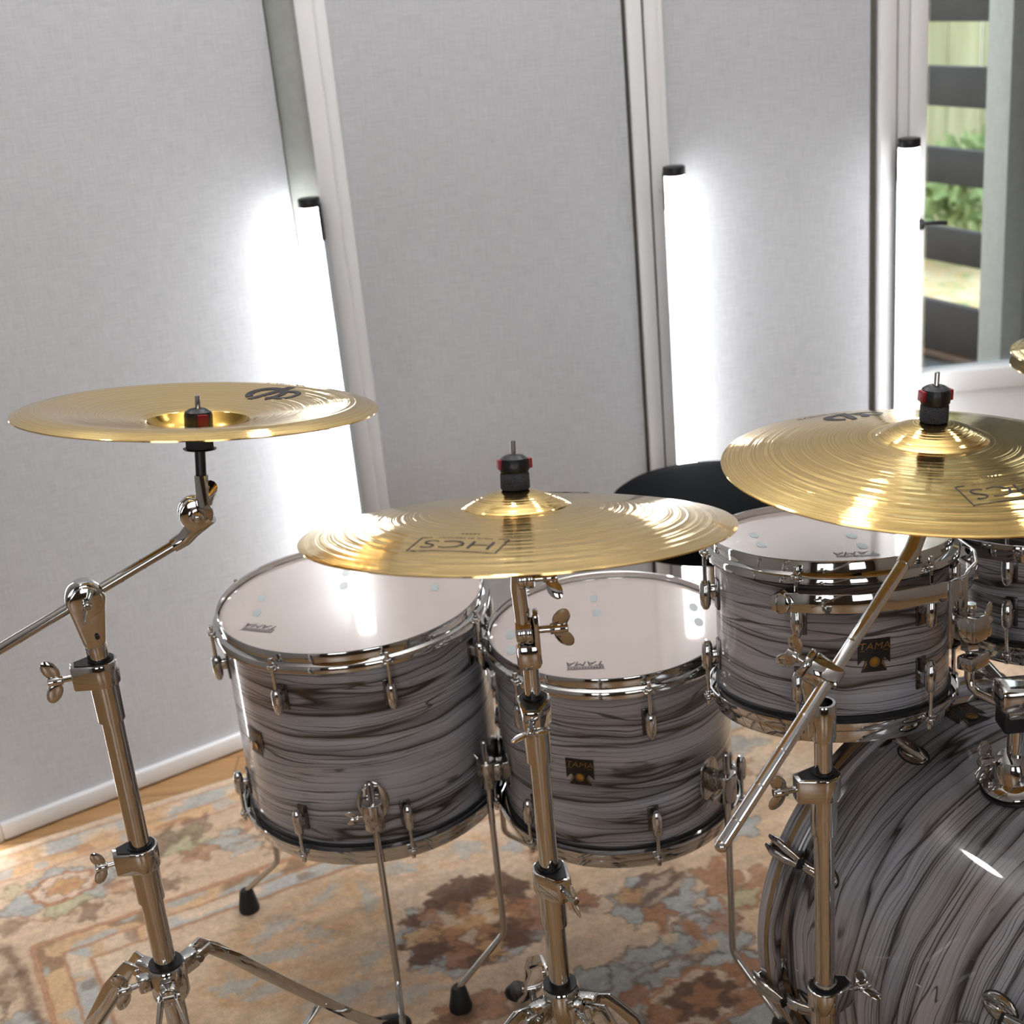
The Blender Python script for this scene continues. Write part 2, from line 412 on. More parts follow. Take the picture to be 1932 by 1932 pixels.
t_ = NT('shrub_leaf'); t_.set(Base_Color=t_.ramp(t_.noise(t_.obj(), 12, 3), [(.3, (.16, .25, .09)), (.7, (.42, .50, .24))]), Roughness=.8); M['shrub'] = t_.m
def shrub(x, y, rad, h, label):
    b = MB(); rnd = random.Random(int(x*100)); bm = bmesh.new()
    for i in range(420):
        th, ph = rnd.random()*2*PI, math.acos(rnd.uniform(-.3, 1)); q = rad*rnd.uniform(.55, 1)
        c = V(q*math.sin(ph)*math.cos(th), q*math.sin(ph)*math.sin(th), h/2+h/2*math.cos(ph)*rnd.uniform(.6, 1))
        a = V(rnd.gauss(0, 1), rnd.gauss(0, 1), rnd.gauss(0, 1)).normalized(); e = a.orthogonal().normalized(); s = rnd.uniform(.03, .06)
        bm.faces.new([bm.verts.new(c+v) for v in (a*s*1.6, e*s*.7, -a*s*1.6, -e*s*.7)])
    for i in range(7):
        th = rnd.random()*6.28; bm2 = V(math.cos(th)*rad*.4, math.sin(th)*rad*.4, h*.6)
    b.merge(bm)
    for i in range(6):
        th = i*1.05; b.tube([(0, 0, 0), (math.cos(th)*rad*.25, math.sin(th)*rad*.25, h*.4), (math.cos(th)*rad*.5, math.sin(th)*rad*.5, h*.75)], .012, 5)
    o = b.done('garden_shrub', M['shrub'], None, 0); o.location = (x, y, -.28); tag(o, label, 'shrub'); return o
shrub(2.75, 7.9, .42, .75, 'bright green shrub low against the garden fence, right of the other shrub')
shrub(1.85, 8.2, .22, .8, 'small yellow-green shrub by the garden fence, left of the brighter one')
# dark horizontal boards of the terrace railing
fd = V(.44, -.898, 0).normalized(); fo = V(1.409, 4.5, 0)
t = thing('terrace_railing', 'dark brown terrace railing of wide horizontal boards outside the glazed door', 'railing', fo, Matrix.Rotation(math.atan2(fd.y, fd.x), 3, 'Z'))
M['dark_board'] = plain('dark_board', (.035, .031, .030), .6, var=.25, scale=8)
for k, (z0, z1) in enumerate(((.26, .421), (.553, .662), (.799, .908), (1.034, 1.152), (1.281, 1.42))):
    z0 -= .0; b = MB(); b.box((.05, .02, (z0+z1)/2), (2.3, .03, z1-z0), bev=.003); b.done('board', M['dark_board'], t)
b = MB(); b.box((.05, .022, .247), (2.3, .05, .02), bev=.002); b.done('bottom_rail', plain('brown_rail', (.14, .085, .055), .6), t)
for xx in (-1.05, 1.1):
    b = MB(); b.box((xx, .07, .65), (.07, .07, 1.9), bev=.004); b.done('post', M['dark_board'], t)
b = MB(); b.box((2.0, 3.90, .20), (2.6, 1.70, .05)); struct(b.done('terrace_deck', plain('grey_deck', (.10, .105, .11), .6, var=.2, scale=6), None, 0))
b = MB(); b.box((1.70, 3.45, 1.3), (.06, .16, 2.35), bev=.003)
b.box((1.266, 3.45, 1.3), (.05, .16, 2.35), bev=.003); b.box((1.345, 3.43, 1.3), (.11, .03, 2.35), bev=.003); b.box((1.53, 3.44, 1.3), (.30, .02, 2.35))
t = b.done('terrace_shutter', plain('grey_shutter', (.36, .35, .33), .6)); tag(t, 'grey open shutter leaf standing outside the glazed door at the right edge', 'shutter')
b = MB(); b.cyl((1.30, 3.414, 1.02), (1.30, 3.375, 1.02), .007); b.ball((1.30, 3.372, 1.02), .016); b.box((1.30, 3.414, 1.02), (.02, .006, .05), bev=.002); b.done('knob', M['chrome'], t)

# ------------------------------------------------------------------ rug
def vnoise(x, y, seed):
    rs = np.random.RandomState(seed); T = rs.rand(256, 256)
    xi, yi = np.floor(x).astype(int), np.floor(y).astype(int); fx, fy = x-xi, y-yi
    fx, fy = fx*fx*(3-2*fx), fy*fy*(3-2*fy)
    g = lambda a, c: T[a % 256, c % 256]
    return (g(xi, yi)*(1-fx)+g(xi+1, yi)*fx)*(1-fy)+(g(xi, yi+1)*(1-fx)+g(xi+1, yi+1)*fx)*fy
def fbm(x, y, seed, o=3): return sum(vnoise(x*2**k+k*7.3, y*2**k+k*3.1, seed+k)*.5**k for k in range(o))/(2-.5**(o-1))
def rug():
    U0, U1, V0, V1, st = -.345, 2.25, 0., 1.45, .0031
    nu, nv = int((U1-U0)/st), int((V1-V0)/st)
    u, v = np.meshgrid(np.linspace(U0, U1, nu), np.linspace(V0, V1, nv), indexing='ij')
    wu = u+(fbm(u*16, v*16, 1)-.5)*.022+(fbm(u*110, v*110, 11)-.5)*.017
    wv = v+(fbm(u*16, v*16, 5)-.5)*.022+(fbm(u*110, v*110, 15)-.5)*.017
    col = np.zeros((nu, nv, 3))
    TAN, PINK, BLUE, RUST, BRN, SAGE, OCH = [np.array(c) for c in ((.71, .555, .40), (.72, .55, .42), (.46, .475, .455), (.44, .215, .11), (.16, .082, .05), (.52, .475, .30), (.64, .39, .19))]
    def lay(mask, c, a=1.):
        m = np.clip(mask, 0, 1)[..., None]*a
        col[:] = col*(1-m)+c*m
    sm = lambda x, w=.004: 1/(1+np.exp(-np.clip(x/w*4, -30, 30)))
    n1, n2, n3 = fbm(u*7, v*7, 21), fbm(u*20, v*20, 31), fbm(u*9+40, v*9, 41)
    lay(np.ones_like(u), TAN); lay(sm(n1-.5, .3), OCH, .45); lay(sm(n3-.55, .2), PINK, .5)
    # field motifs ---------------------------------------------------
    EN = [fbm(u*30+k_*3.3, v*30, 61)-.5 for k_ in range(3)]
    FL = fbm(u*48, v*48, 131)
    def win(cu, cv, q):
        i0, i1 = int((cu-q-U0)/st), int((cu+q-U0)/st)+2; j0, j1 = int((cv-q-V0)/st), int((cv+q-V0)/st)+2
        return slice(max(i0, 0), max(min(i1, nu), 0)), slice(max(j0, 0), max(min(j1, nv), 0))
    def layw(w_, mask, c, a=1.):
        m = np.clip(mask, 0, 1)[..., None]*a; col[w_] = col[w_]*(1-m)+c*m
    def blob(cu, cv, ru, rv, c, a=1, ang=0, lob=0, amp=.12, sd=0):
        w_ = win(cu, cv, max(ru, rv)*1.6+.03); ca, sa = math.cos(ang), math.sin(ang); du, dv = wu[w_]-cu, wv[w_]-cv
        x, y = (du*ca+dv*sa)/ru, (-du*sa+dv*ca)/rv
        rr = np.sqrt(x*x+y*y); th = np.arctan2(y, x)
        e = 1+(amp*np.cos(lob*th+sd) if lob else 0)+EN[int(sd) % 3][w_]*.38
        q_ = (e-rr)*min(ru, rv); layw(w_, sm(q_, .005), c, a)
        if min(ru, rv) > .024:
            layw(w_, sm(q_-.004, .005)*sm(FL[w_]-.57, .08), c*(1.7 if c.sum() < .75 else .70)+.02, .42); layw(w_, np.exp(-(q_/.0032)**2), np.array((.11, .055, .035)), .5*a)
    def outline(cu, cv, ru, rv, c, w=.007, lob=0, amp=.12, sd=0, a=1):
        w_ = win(cu, cv, max(ru, rv)*1.6+.03)
        x, y = (wu[w_]-cu)/ru, (wv[w_]-cv)/rv; rr = np.sqrt(x*x+y*y); th = np.arctan2(y, x)
        e = 1+(amp*np.cos(lob*th+sd) if lob else 0)+EN[int(sd) % 3][w_]*.38
        layw(w_, np.exp(-(((e-rr)*min(ru, rv))/w)**2), c, a)
    def vine(pts, c, w=.006, a=.8):
        for (a0, b0), (a1, b1) in zip(pts, pts[1:]):
            dx, dy = a1-a0, b1-b0; L2 = dx*dx+dy*dy
            w_ = win((a0+a1)/2, (b0+b1)/2, math.sqrt(L2)/2+w*3+.02); du, dv = wu[w_]-a0, wv[w_]-b0
            tt = np.clip((du*dx+dv*dy)/L2, 0, 1)
            layw(w_, np.exp(-((du-tt*dx)**2+(dv-tt*dy)**2)/w**2), c, a)
    # soft blue-grey foliage at left of the field
    for k, (cu, cv, ru, rv, an) in enumerate(((.41, .54, .07, .022, -.5), (.40, .62, .09, .03, .2), (.36, .70, .08, .03, .5), (.47, .60, .05, .02, .9), (.52, .50, .06, .02, -.4), (.58, .55, .02, .08, .3),
            (.45, .78, .09, .03, .3), (.30, .66, .05, .03, 0), (.52, .72, .06, .02, -.6), (.66, .50, .05, .03, .4), (.74, .46, .04, .03, .2), (.80, .52, .05, .03, .6), (.55, .84, .09, .025, .2), (.28, .82, .07, .03, .4))):
        blob(cu, cv, ru*.8, rv*.8, BLUE, .62, an, 5, .35, k); outline(cu, cv, ru, rv, OCH, .008, 3, .25, k, .5)
    # large brown flower
    blob(.71, .74, .135, .105, BLUE, .9, 0, 9, .10, 0)
    blob(.70, .735, .120, .098, BRN, .95, 0, 11, .09, 1)
    blob(.79, .67, .055, .045, BRN, .9, .4, 6, .12, 2); blob(.73, .63, .06, .035, BRN, .9, 0, 7, .14, 3); blob(.815, .76, .05, .05, RUST, .8, 0, 6, .12, 4)
    blob(.72, .725, .085, .058, OCH, .95, .3, 6, .2, 5); blob(.68, .77, .05, .035, RUST, .9, .2, 5, .2, 6); blob(.75, .69, .040, .024, TAN, .95, 0, 5, .2, 7)
    blob(.66, .68, .028, .020, BLUE, .95, 0, 4, .2, 8); blob(.685, .765, .018, .026, BRN, .95); blob(.74, .80, .06, .018, BRN, .8, .3, 5, .2, 9); blob(.63, .80, .03, .02, BLUE, .9, 0, 4, .3); blob(.60, .70, .03, .02, BLUE, .9, 0, 4, .3)
    for k in range(9):
        a_ = k*.70; blob(.70+.085*math.cos(a_), .735+.070*math.sin(a_), .034, .022, [RUST, BRN, OCH][k % 3], .8, a_, 5, .22, k); outline(.70+.085*math.cos(a_), .735+.070*math.sin(a_), .034, .024, BRN, .003, 5, .2, k, .7)
    for k in range(7):
        a_ = k*.9+.3; blob(.715+.045*math.cos(a_), .725+.035*math.sin(a_), .020, .013, [TAN, RUST][k % 2], .8, a_, 3, .2, k)
    # pale flower with stripes, between the floor toms
    blob(1.02, .845, .085, .070, BLUE, .95, 0, 9, .10, 2); blob(1.035, .815, .07, .04, BRN, .8, -.35, 7, .12, 3); blob(1.03, .81, .055, .010, TAN, .7, -.4); blob(1.05, .835, .05, .008, TAN, .7, -.4); blob(.985, .81, .03, .025, OCH, .85, 0, 5, .2)
    blob(1.0, .885, .028, .028, RUST, .9, 0, 5, .3, 4); vine([(1.0, .88), (.985, .93), (.97, .97)], RUST, .008)
    blob(.905, .772, .034, .026, RUST, .9, .3, 6, .25, 1); blob(.90, .80, .012, .015, BRN, .6)
    # blue leaf scroll and dark rosette, lower right
    for k, (cu, cv, ru, rv, an) in enumerate(((1.03, .95, .06, .03, -.2), (.98, .975, .07, .03, .2), (.92, .965, .06, .028, -.1), (.86, 1.0, .05, .04, .4), (1.06, .99, .045, .05, .2), (.93, 1.03, .07, .03, .1), (.87, 1.07, .04, .05, 0), (1.10, .93, .03, .04, 0), (.82, .97, .03, .03, 0), (1.02, 1.05, .05, .025, .3), (1.08, 1.10, .05, .05, 0), (.83, 1.14, .06, .05, .3), (1.0, 1.20, .08, .04, .1))):
        blob(cu, cv, ru, rv, BLUE, .92, an, 5, .2, k); outline(cu, cv, ru, rv, BRN, .0035, 5, .2, k, .4)
    blob(1.03, .955, .014, .035, RUST, .9); blob(.985, .95, .018, .018, TAN, .9); blob(1.085, .965, .03, .03, RUST, .7, 0, 4, .3); blob(.86, 1.04, .045, .020, RUST, .85, .2, 4, .3); blob(1.02, 1.0, .03, .012, OCH, .9)
    blob(.95, 1.10, .092, .066, TAN, 1, .1, 10, .07); outline(.95, 1.10, .085, .060, RUST, .005, 10, .07); blob(.952, 1.10, .060, .043, BRN, .95, 0, 7, .15); blob(.955, 1.10, .030, .022, RUST, .9, 0, 5, .25)
    blob(.87, 1.11, .03, .025, RUST, .85, 0, 4, .3); blob(1.045, 1.085, .03, .03, RUST, .85, 0, 5, .3); blob(.62, .93, .07, .035, RUST, .8, 0, 6, .2); blob(.60, .93, .04, .02, BRN, .7); blob(1.06, 1.15, .08, .03, RUST, .8, .2, 5, .2)
    # right of the second floor tom
    blob(1.145, .86, .035, .05, RUST, .8, .2, 5, .3); blob(1.15, .93, .035, .03, SAGE, .8, 0, 5, .2); outline(1.15, .92, .04, .035, RUST, .004, 5, .2); vine([(1.14, .84), (1.20, .80), (1.26, .72), (1.22, .66), (1.30, .58)], RUST, .008); blob(1.26, .74, .05, .04, BLUE, .9, 0, 5, .25); blob(1.30, .64, .04, .05, RUST, .6, .4, 5, .3); blob(1.36, .56, .05, .04, RUST, .55, 0, 6, .3); blob(1.44, .50, .05, .03, BLUE, .6, .3, 4, .3); blob(1.22, .90, .04, .03, RUST, .7, 0, 4, .3); blob(1.24, 1.0, .05, .05, BLUE, .6, 0, 4, .3)
    vine([(.92, .52), (.96, .58), (.90, .60), (.86, .56)], RUST, .006, .6); blob(.88, .56, .03, .02, BLUE, .8, 0, 4, .3); blob(.93, .62, .028, .024, RUST, .6, 0, 6, .2); outline(.93, .62, .035, .03, RUST, .004, 0, 0, 0, .7); blob(.97, .47, .03, .02, RUST, .8, 0, 4, .3)
    rs = random.Random(3)
    for k in range(60):
        cu, cv = rs.uniform(1.2, 2.2), rs.uniform(.45, 1.8); blob(cu, cv, rs.uniform(.02, .06), rs.uniform(.02, .05), rs.choice([BLUE, RUST, BRN, SAGE]), .7, rs.random()*3, 5, .25, k)
    for k in range(26):
        cu, cv = rs.uniform(.1, 1.2), rs.uniform(1.15, 1.8); blob(cu, cv, rs.uniform(.02, .07), rs.uniform(.02, .05), rs.choice([BLUE, RUST, BRN, SAGE]), .7, rs.random()*3, 5, .25, k)
    # borders ---------------------------------------------------------
    d = np.minimum(v, u-U0)+(fbm(u*40, v*40, 71)-.5)*.008
    s = np.where(v < u-U0, u, v+7.7)          # coordinate running along the border
    inb = lambda a, c: sm(d-a, .004)*sm(c-d, .004)
    lay(inb(-1, .448), TAN); lay(inb(-1, .448)*sm(n3-.5, .2), PINK, .5)
    patch = (vnoise(s*17, d*10, 81)+.25*(fbm(u*60, v*60, 82)-.5))
    lay(inb(.024, .070)*sm(patch-.42, .1), BLUE, .85); lay(inb(.024, .070)*sm(.28-patch, .08), OCH, .8)
    lay(inb(.074, .108), OCH, .75); lay(inb(.074, .108)*sm(vnoise(s*30, d*40, 83)-.62, .1), BLUE, .7); lay(inb(.074, .108)*sm(.25-vnoise(s*26, d*40, 84), .1), RUST, .6)
    for c0, w in ((.022, .0035), (.072, .003), (.113, .0035), (.118, .003)): lay(np.exp(-((d-c0)/w)**2), RUST, .65)
    lay(inb(.120, .352), np.array((.66, .49, .34)))
    # main border: rosettes, palmettes, vine
    def motif(cu, cv, f=1., kind=0):
        if kind == 0:
            blob(cu-.07, cv+.02, .05, .035, BLUE, .85, 0, 4, .2); blob(cu+.07, cv-.0, .05, .035, BLUE, .85, 0, 4, .2); blob(cu, cv+.055, .055, .035, SAGE, .9, 0, 3, .2); blob(cu-.01, cv-.045, .05, .03, BLUE, .8, 0, 4, .2); blob(cu+.055, cv+.04, .03, .03, BLUE, .7, 0, 4, .2)
            blob(cu, cv, .066, .048, PINK, 1, 0, 9, .06); outline(cu, cv, .066, .048, RUST, .005, 9, .06); blob(cu+.004, cv-.002, .034, .027, OCH, 1, 0, 7, .15); blob(cu+.004, cv-.002, .026, .02, RUST, .45, 0, 7, .2)
        else:
            blob(cu, cv, .05, .05, SAGE, .8, .4, 5, .25); blob(cu-.035, cv-.03, .022, .05, BRN, .6, .5, 4, .3); blob(cu+.03, cv-.04, .03, .04, BRN, .5, .5, 5, .3); blob(cu+.075, cv+.04, .045, .03, BLUE, .8, .4, 4, .3); blob(cu+.01, cv+.05, .03, .03, RUST, .6, 0, 5, .3)
    motif(.095, .200); motif(.335, .185, 1, 1); motif(.60, .22); motif(.84, .2, 1, 1); motif(1.08, .21); motif(1.34, .2, 1, 1); motif(1.6, .21); motif(1.9, .2, 1, 1)
    for k, (cu, cv) in enumerate(((-.02, .27), (.19, .26), (.22, .21), (.43, .27), (.27, .30), (.46, .19), (.0, .16), (.22, .15), (.12, .31), (.50, .30), (.71, .28), (.96, .29), (.73, .15))):
        blob(cu, cv, .032, .018, [BRN, RUST, SAGE, BLUE][k % 4], .6, k, 4, .3, k); outline(cu, cv, .036, .022, BRN, .003, 4, .3, k, .4)
    vine([(.0, .25), (.05, .29), (.13, .30), (.20, .24), (.26, .27), (.31, .23), (.40, .20), (.46, .25), (.52, .27)], RUST, .004, .5)
    for vv in (.52, .80, 1.1, 1.4): motif(U0+.23, vv, 1, int(vv*10) % 2)
    # left border dark leaf
    blob(-.07, .46, .035, .07, BRN, .45, .2, 6, .2); blob(-.12, .50, .05, .07, TAN, .9, .2, 5, .2); blob(-.10, .58, .06, .04, BLUE, .7, 0, 5, .2); vine([(-.035, .33), (-.02, .42), (-.012, .58), (-.01, .7)], BRN, .012, .7)
    lay(inb(.360, .400), OCH, .7); lay(inb(.360, .400)*sm(vnoise(s*24, d*25, 91)-.60, .1), BRN, .6); lay(inb(.360, .400)*sm(.30-vnoise(s*22, d*25, 92), .1), BLUE, .8)
    lay(inb(.404, .442)*sm(vnoise(s*20, d*24, 93)-.40, .12), BLUE, .85); lay(inb(.404, .442)*sm(.24-vnoise(s*26, d*24, 94), .1), OCH, .8); lay(inb(.404, .442)*sm(vnoise(s*28, d*40, 95)-.75, .1), BRN, .5)
    for c0, w in ((.354, .005), (.360, .003), (.402, .004), (.446, .005)): lay(np.exp(-((d-c0)/w)**2), RUST, .85)
    # wear: abrash streaks and speckle
    f = .80+.30*fbm(u*4, v*45, 51)+.22*(fbm(u*130, v*130, 52)-.5)
    col *= f[..., None]
    me = bpy.data.meshes.new('rug')
    z = .006+.0012*fbm(u*60, v*60, 54)
    th = R(24.36); cu_, su_ = math.cos(th), math.sin(th)
    X = -1.089+u*cu_+v*su_; Y = np.minimum(2.434+u*su_-v*cu_, 2.895)
    idx = np.arange(nu*nv).reshape(nu, nv)
    q = np.stack([idx[:-1, :-1], idx[:-1, 1:], idx[1:, 1:], idx[1:, :-1]], -1).reshape(-1, 4)
    # a skirt closes the rug down to the floor
    rim = np.concatenate([idx[:, 0], idx[-1, 1:], idx[-2::-1, -1], idx[0, -2:0:-1]]); nr = len(rim)
    P_ = np.stack([X.ravel(), Y.ravel(), z.ravel()], -1); low = P_[rim].copy(); low[:, 2] = .0005
    P_ = np.concatenate([P_, low]); li = nu*nv+np.arange(nr)
    q = np.concatenate([q, np.stack([rim, np.roll(rim, -1), np.roll(li, -1), li], -1)])
    me.vertices.add(len(P_)); me.vertices.foreach_set('co', P_.ravel())
    me.loops.add(q.size); me.loops.foreach_set('vertex_index', q.ravel().astype(np.int32))
    me.polygons.add(len(q)); me.polygons.foreach_set('loop_start', np.arange(0, q.size, 4, dtype=np.int32)); me.polygons.foreach_set('loop_total', np.full(len(q), 4, dtype=np.int32))
    me.update(calc_edges=True)
    ca = np.concatenate([col.reshape(-1, 3), col.reshape(-1, 3)[rim]]); ca = np.concatenate([np.clip(ca, 0, 1), np.ones((len(ca), 1))], 1).astype(np.float32)
    at = me.color_attributes.new('weave', 'FLOAT_COLOR', 'POINT'); at.data.foreach_set('color', ca.ravel())
    t = NT('knotted_wool'); a = t.n('Attribute', attribute_name='weave')
    co_ = t.obj(); k1 = t.noise(co_, 420, 2); k2 = t.noise(t.vmul(co_, (90, 90, 90)), 1, 2)
    c = t.mix(1, a.outputs['Color'], t.ramp(k1, [(.25, (.80, .80, .80)), (.75, (1.2, 1.2, 1.2))]), 'MULTIPLY')
    c = t.mix(1, c, t.ramp(k2, [(.3, (.90, .90, .90)), (.7, (1.1, 1.1, 1.1))]), 'MULTIPLY')
    t.set(Base_Color=c, Roughness=1., Sheen_Weight=.15); t.bump(k1, .5, .002)
    o = obj_from(me, 'rug', t.m, None, 0)
    return tag(o, 'worn oriental rug in tan, rust and blue-grey with floral borders under the drums', 'rug')
rug()

# ------------------------------------------------------------------ drums
def hoop_prof(rt, up_=1):
    q = [(rt-.0034, -.001), (rt-.0022, .0), (rt-.0008, 0), (rt, -.0015), (rt-.0002, -.0155), (rt+.0062, -.0175), (rt+.0078, -.020), (rt+.0076, -.0285), (rt+.0052, -.0285), (rt+.0050, -.0215), (rt-.0028, -.0185)]
    return [(r_, z_*up_) for r_, z_ in q]
def wing_nut(b, c, axis, side, s=1., barrel=.009, L=.024):
    """T-shaped wing screw: stem along axis from c, two wings along side"""
    a, w = Vector(axis).normalized(), Vector(side).normalized(); w = (w-a*w.dot(a)).normalized(); n = a.cross(w)
    c = Vector(c); b.cyl(c-a*.004, c+a*L*s, .0035*s, n=12); b.cyl(c+a*(L*.35)*s, c+a*L*s, .0055*s, .0048*s, n=14, bev=.001)
    rot = Matrix((w, n, a)).transposed()
    for k in (-1, 1):
        bm = bmesh.new(); bmesh.ops.create_uvsphere(bm, u_segments=14, v_segments=8, radius=1)
        bm.transform(Matrix.Diagonal((.0125*s, .0019*s, .0078*s, 1)))
        b.merge(bm, Matrix.Translation(c+a*(L*.80)*s+w*k*.0125*s) @ (rot @ Matrix.Rotation(k*R(-28), 3, 'Y')).to_4x4())
    return b
def make_lug(parent, R_, a, zt, dirn=1, name='lug', reach=.060):
    """bullet lug on the shell at angle a with its tension rod; zt = z of the hoop flange; dirn=1: lug below the hoop"""
    u = V(math.cos(a), math.sin(a), 0); tn = V(-math.sin(a), math.cos(a), 0); rot = Matrix((tn, -u, V(0, 0, 1))).transposed()
    z0 = zt-dirn*.036; z1 = zt-dirn*(.036+.040); zm = (z0+z1)/2; ro = R_+.0165
    b = MB(); lo, hi = min(z0, z1), max(z0, z1)
    pr = [(0, 0), (.0052, 0), (.0078, .005), (.0080, .022), (.0070, .034), (.0040, .0400), (0, .0405)]
    T = Matrix.Translation(u*ro+V(0, 0, z0)) @ (Matrix.Rotation(PI, 4, 'X') if dirn > 0 else Matrix())
    b.lathe(pr, T, 16); b.box(u*(R_+.007)+V(0, 0, zm+dirn*.004), (.011, .016, .016), rot=rot, bev=.002)
    lug = b.done(name, M['chrome'], parent)
    b = MB(); b.box(u*(R_+.0008)+V(0, 0, zm), (.017, .0036, .042), rot=rot, bev=.0014); b.done('lug_plate', M['shaded_chrome'], lug)
    b = MB(); b.cyl(u*ro+V(0, 0, z0-dirn*.01), u*ro+V(0, 0, zt+dirn*.006), .0028, n=10); b.cyl(u*ro+V(0, 0, zt+dirn*.0), u*ro+V(0, 0, zt+dirn*.005), .0065, n=14, bev=.001)
    b.box(u*ro+V(0, 0, zt+dirn*.010), (.0058, .0058, .011), rot=rot, bev=.0008); b.box(u*(ro-.004)+V(0, 0, zt-dirn*.0015), (.015, .016, .003), rot=rot, bev=.001)
    b.done('tension_rod', M['chrome'], lug)
    return lug
def make_badge(parent, mapf, s=1.):
    """black flared plate with gold lettering and a gold grommet; mapf(x, y, lift)"""
    w, h = .021*s, .0215*s
    plate = [(-w, h), (w, h), (w, -h*.55), (w*.62, -h*.15), (w*.55, -h*.35), (w*.80, -h), (-w*.80, -h), (-w*.55, -h*.35), (-w*.62, -h*.15), (-w, -h*.55)]
    bg = print_obj('badge', [([*plate], [tuple(range(len(plate)))])], lambda x, y: mapf(x, y, .0012), M['badge_black'], parent, .012*s)
    print_obj('badge_lettering', [shift(text2d('TAMA', .0085*s, 1.22, .18), 0, h*.58), rect2d(-w*.86, h*.26, w*.86, h*.30)], lambda x, y: mapf(x, y, .0017), M['brass_badge'], bg)
    print_obj('badge_wings', [([(-w*.72, -h*.90), (-w*.50, -h*.25), (-w*.44, -h*.5)], [(0, 1, 2)]), ([(w*.72, -h*.90), (w*.50, -h*.25), (w*.44, -h*.5)], [(0, 1, 2)])], lambda x, y: mapf(x, y, .0016), M['brass_badge'], bg)
    print_obj('grommet', [ring2d(0, -h*.38, .0045*s, .0068*s)], lambda x, y: mapf(x, y, .0024), M['brass_badge'], bg)
    print_obj('vent_hole', [disc2d(0, -h*.38, .0048*s)], lambda x, y: mapf(x, y, .0019), M['bronze'], bg)
    return bg
def drum_body(t, Rr, rt, h, z0, mat, lugs, a_lug, a_badge=None, zb=None, logo=None, dots=(), bottom_shift=0):
    """z0 = lower hoop edge, z0+h = top hoop edge (local)"""
    zt = z0+h
    b = MB(); b.lathe([(Rr, z0+.012), (Rr, zt-.012), (Rr-.006, zt-.012), (Rr-.006, z0+.012)], None, 128, True); b.done('shell', mat, t)
    b = MB(); b.lathe([(0, zt-.0085), (rt-.0135, zt-.0085), (rt-.0115, zt-.0085), (rt-.0075, zt-.0088), (rt-.004, zt-.0105), (rt-.0035, zt-.017)], None, 96); hd = b.done('drum_head', M['head'], t)
    b = MB(); b.lathe([(0, z0+.009), (rt-.0135, z0+.009), (rt-.0115, z0+.009), (rt-.004, z0+.011), (rt-.0035, z0+.017)], None, 96); b.done('bottom_head', M['head'], t)
    b = MB(); b.lathe([(r_, z_+zt) for r_, z_ in hoop_prof(rt)], None, 128, True); b.done('hoop', M['chrome'], t)
    b = MB(); b.lathe([(r_, z_+z0) for r_, z_ in hoop_prof(rt, -1)], None, 128, True); b.done('hoop', M['chrome'], t)
    b = MB(); b.lathe([(Rr-.001, z0+.027), (Rr+.003, z0+.0285), (Rr+.003, z0+.0335), (Rr-.001, z0+.035)], None, 96); b.done('head_collar', M['gasket'], t)
    b = MB(); b.lathe([(Rr-.001, zt-.027), (Rr+.003, zt-.0285), (Rr+.003, zt-.0335), (Rr-.001, zt-.035)], None, 96); b.done('head_collar', M['gasket'], t)
    for k in range(lugs):
        a = a_lug+2*PI*k/lugs
        make_lug(t, Rr, a, zt-.0205); make_lug(t, Rr, a, z0+.0205, -1)
    if a_badge is not None:
        def mp(x, y, l): a = a_badge+x/Rr; return V((Rr+l)*math.cos(a), (Rr+l)*math.sin(a), zb+y)
        make_badge(t, mp)
    zh = zt-.0080
    if logo:
        (lx, ly), la = logo; ca, sa = math.cos(la), math.sin(la)
        def ml(x, y): return V(lx+x*ca-y*sa, ly+x*sa+y*ca, zh)
        print_obj('head_logo', [shift(text2d('TAMA', .0125, 1.15, .25), 0, -.006), rect2d(-.027, .0095, .027, .0110), rect2d(-.027, .0020, .027, .0030), *[rect2d(-.026+.0041*k_, .0048, -.0230+.0041*k_, .0080) for k_ in range(13)]], lambda x, y: ml(-x, -y) if False else ml(x, y), M['head_ink'], hd)
    for (dx, dy) in dots:
        for e in (-.026, .026):
            vs, fs = disc2d(0, 0, 1, 20); print_obj('head_dot', [([(dx+x_*.0066, dy+e+y_*.0145) for x_, y_ in vs], fs)], lambda x, y: V(x, y, zh-.0001), M['head_dot'], hd)
    return hd
def tolocal(t, w): return t.matrix_world.inverted() @ Vector(w)

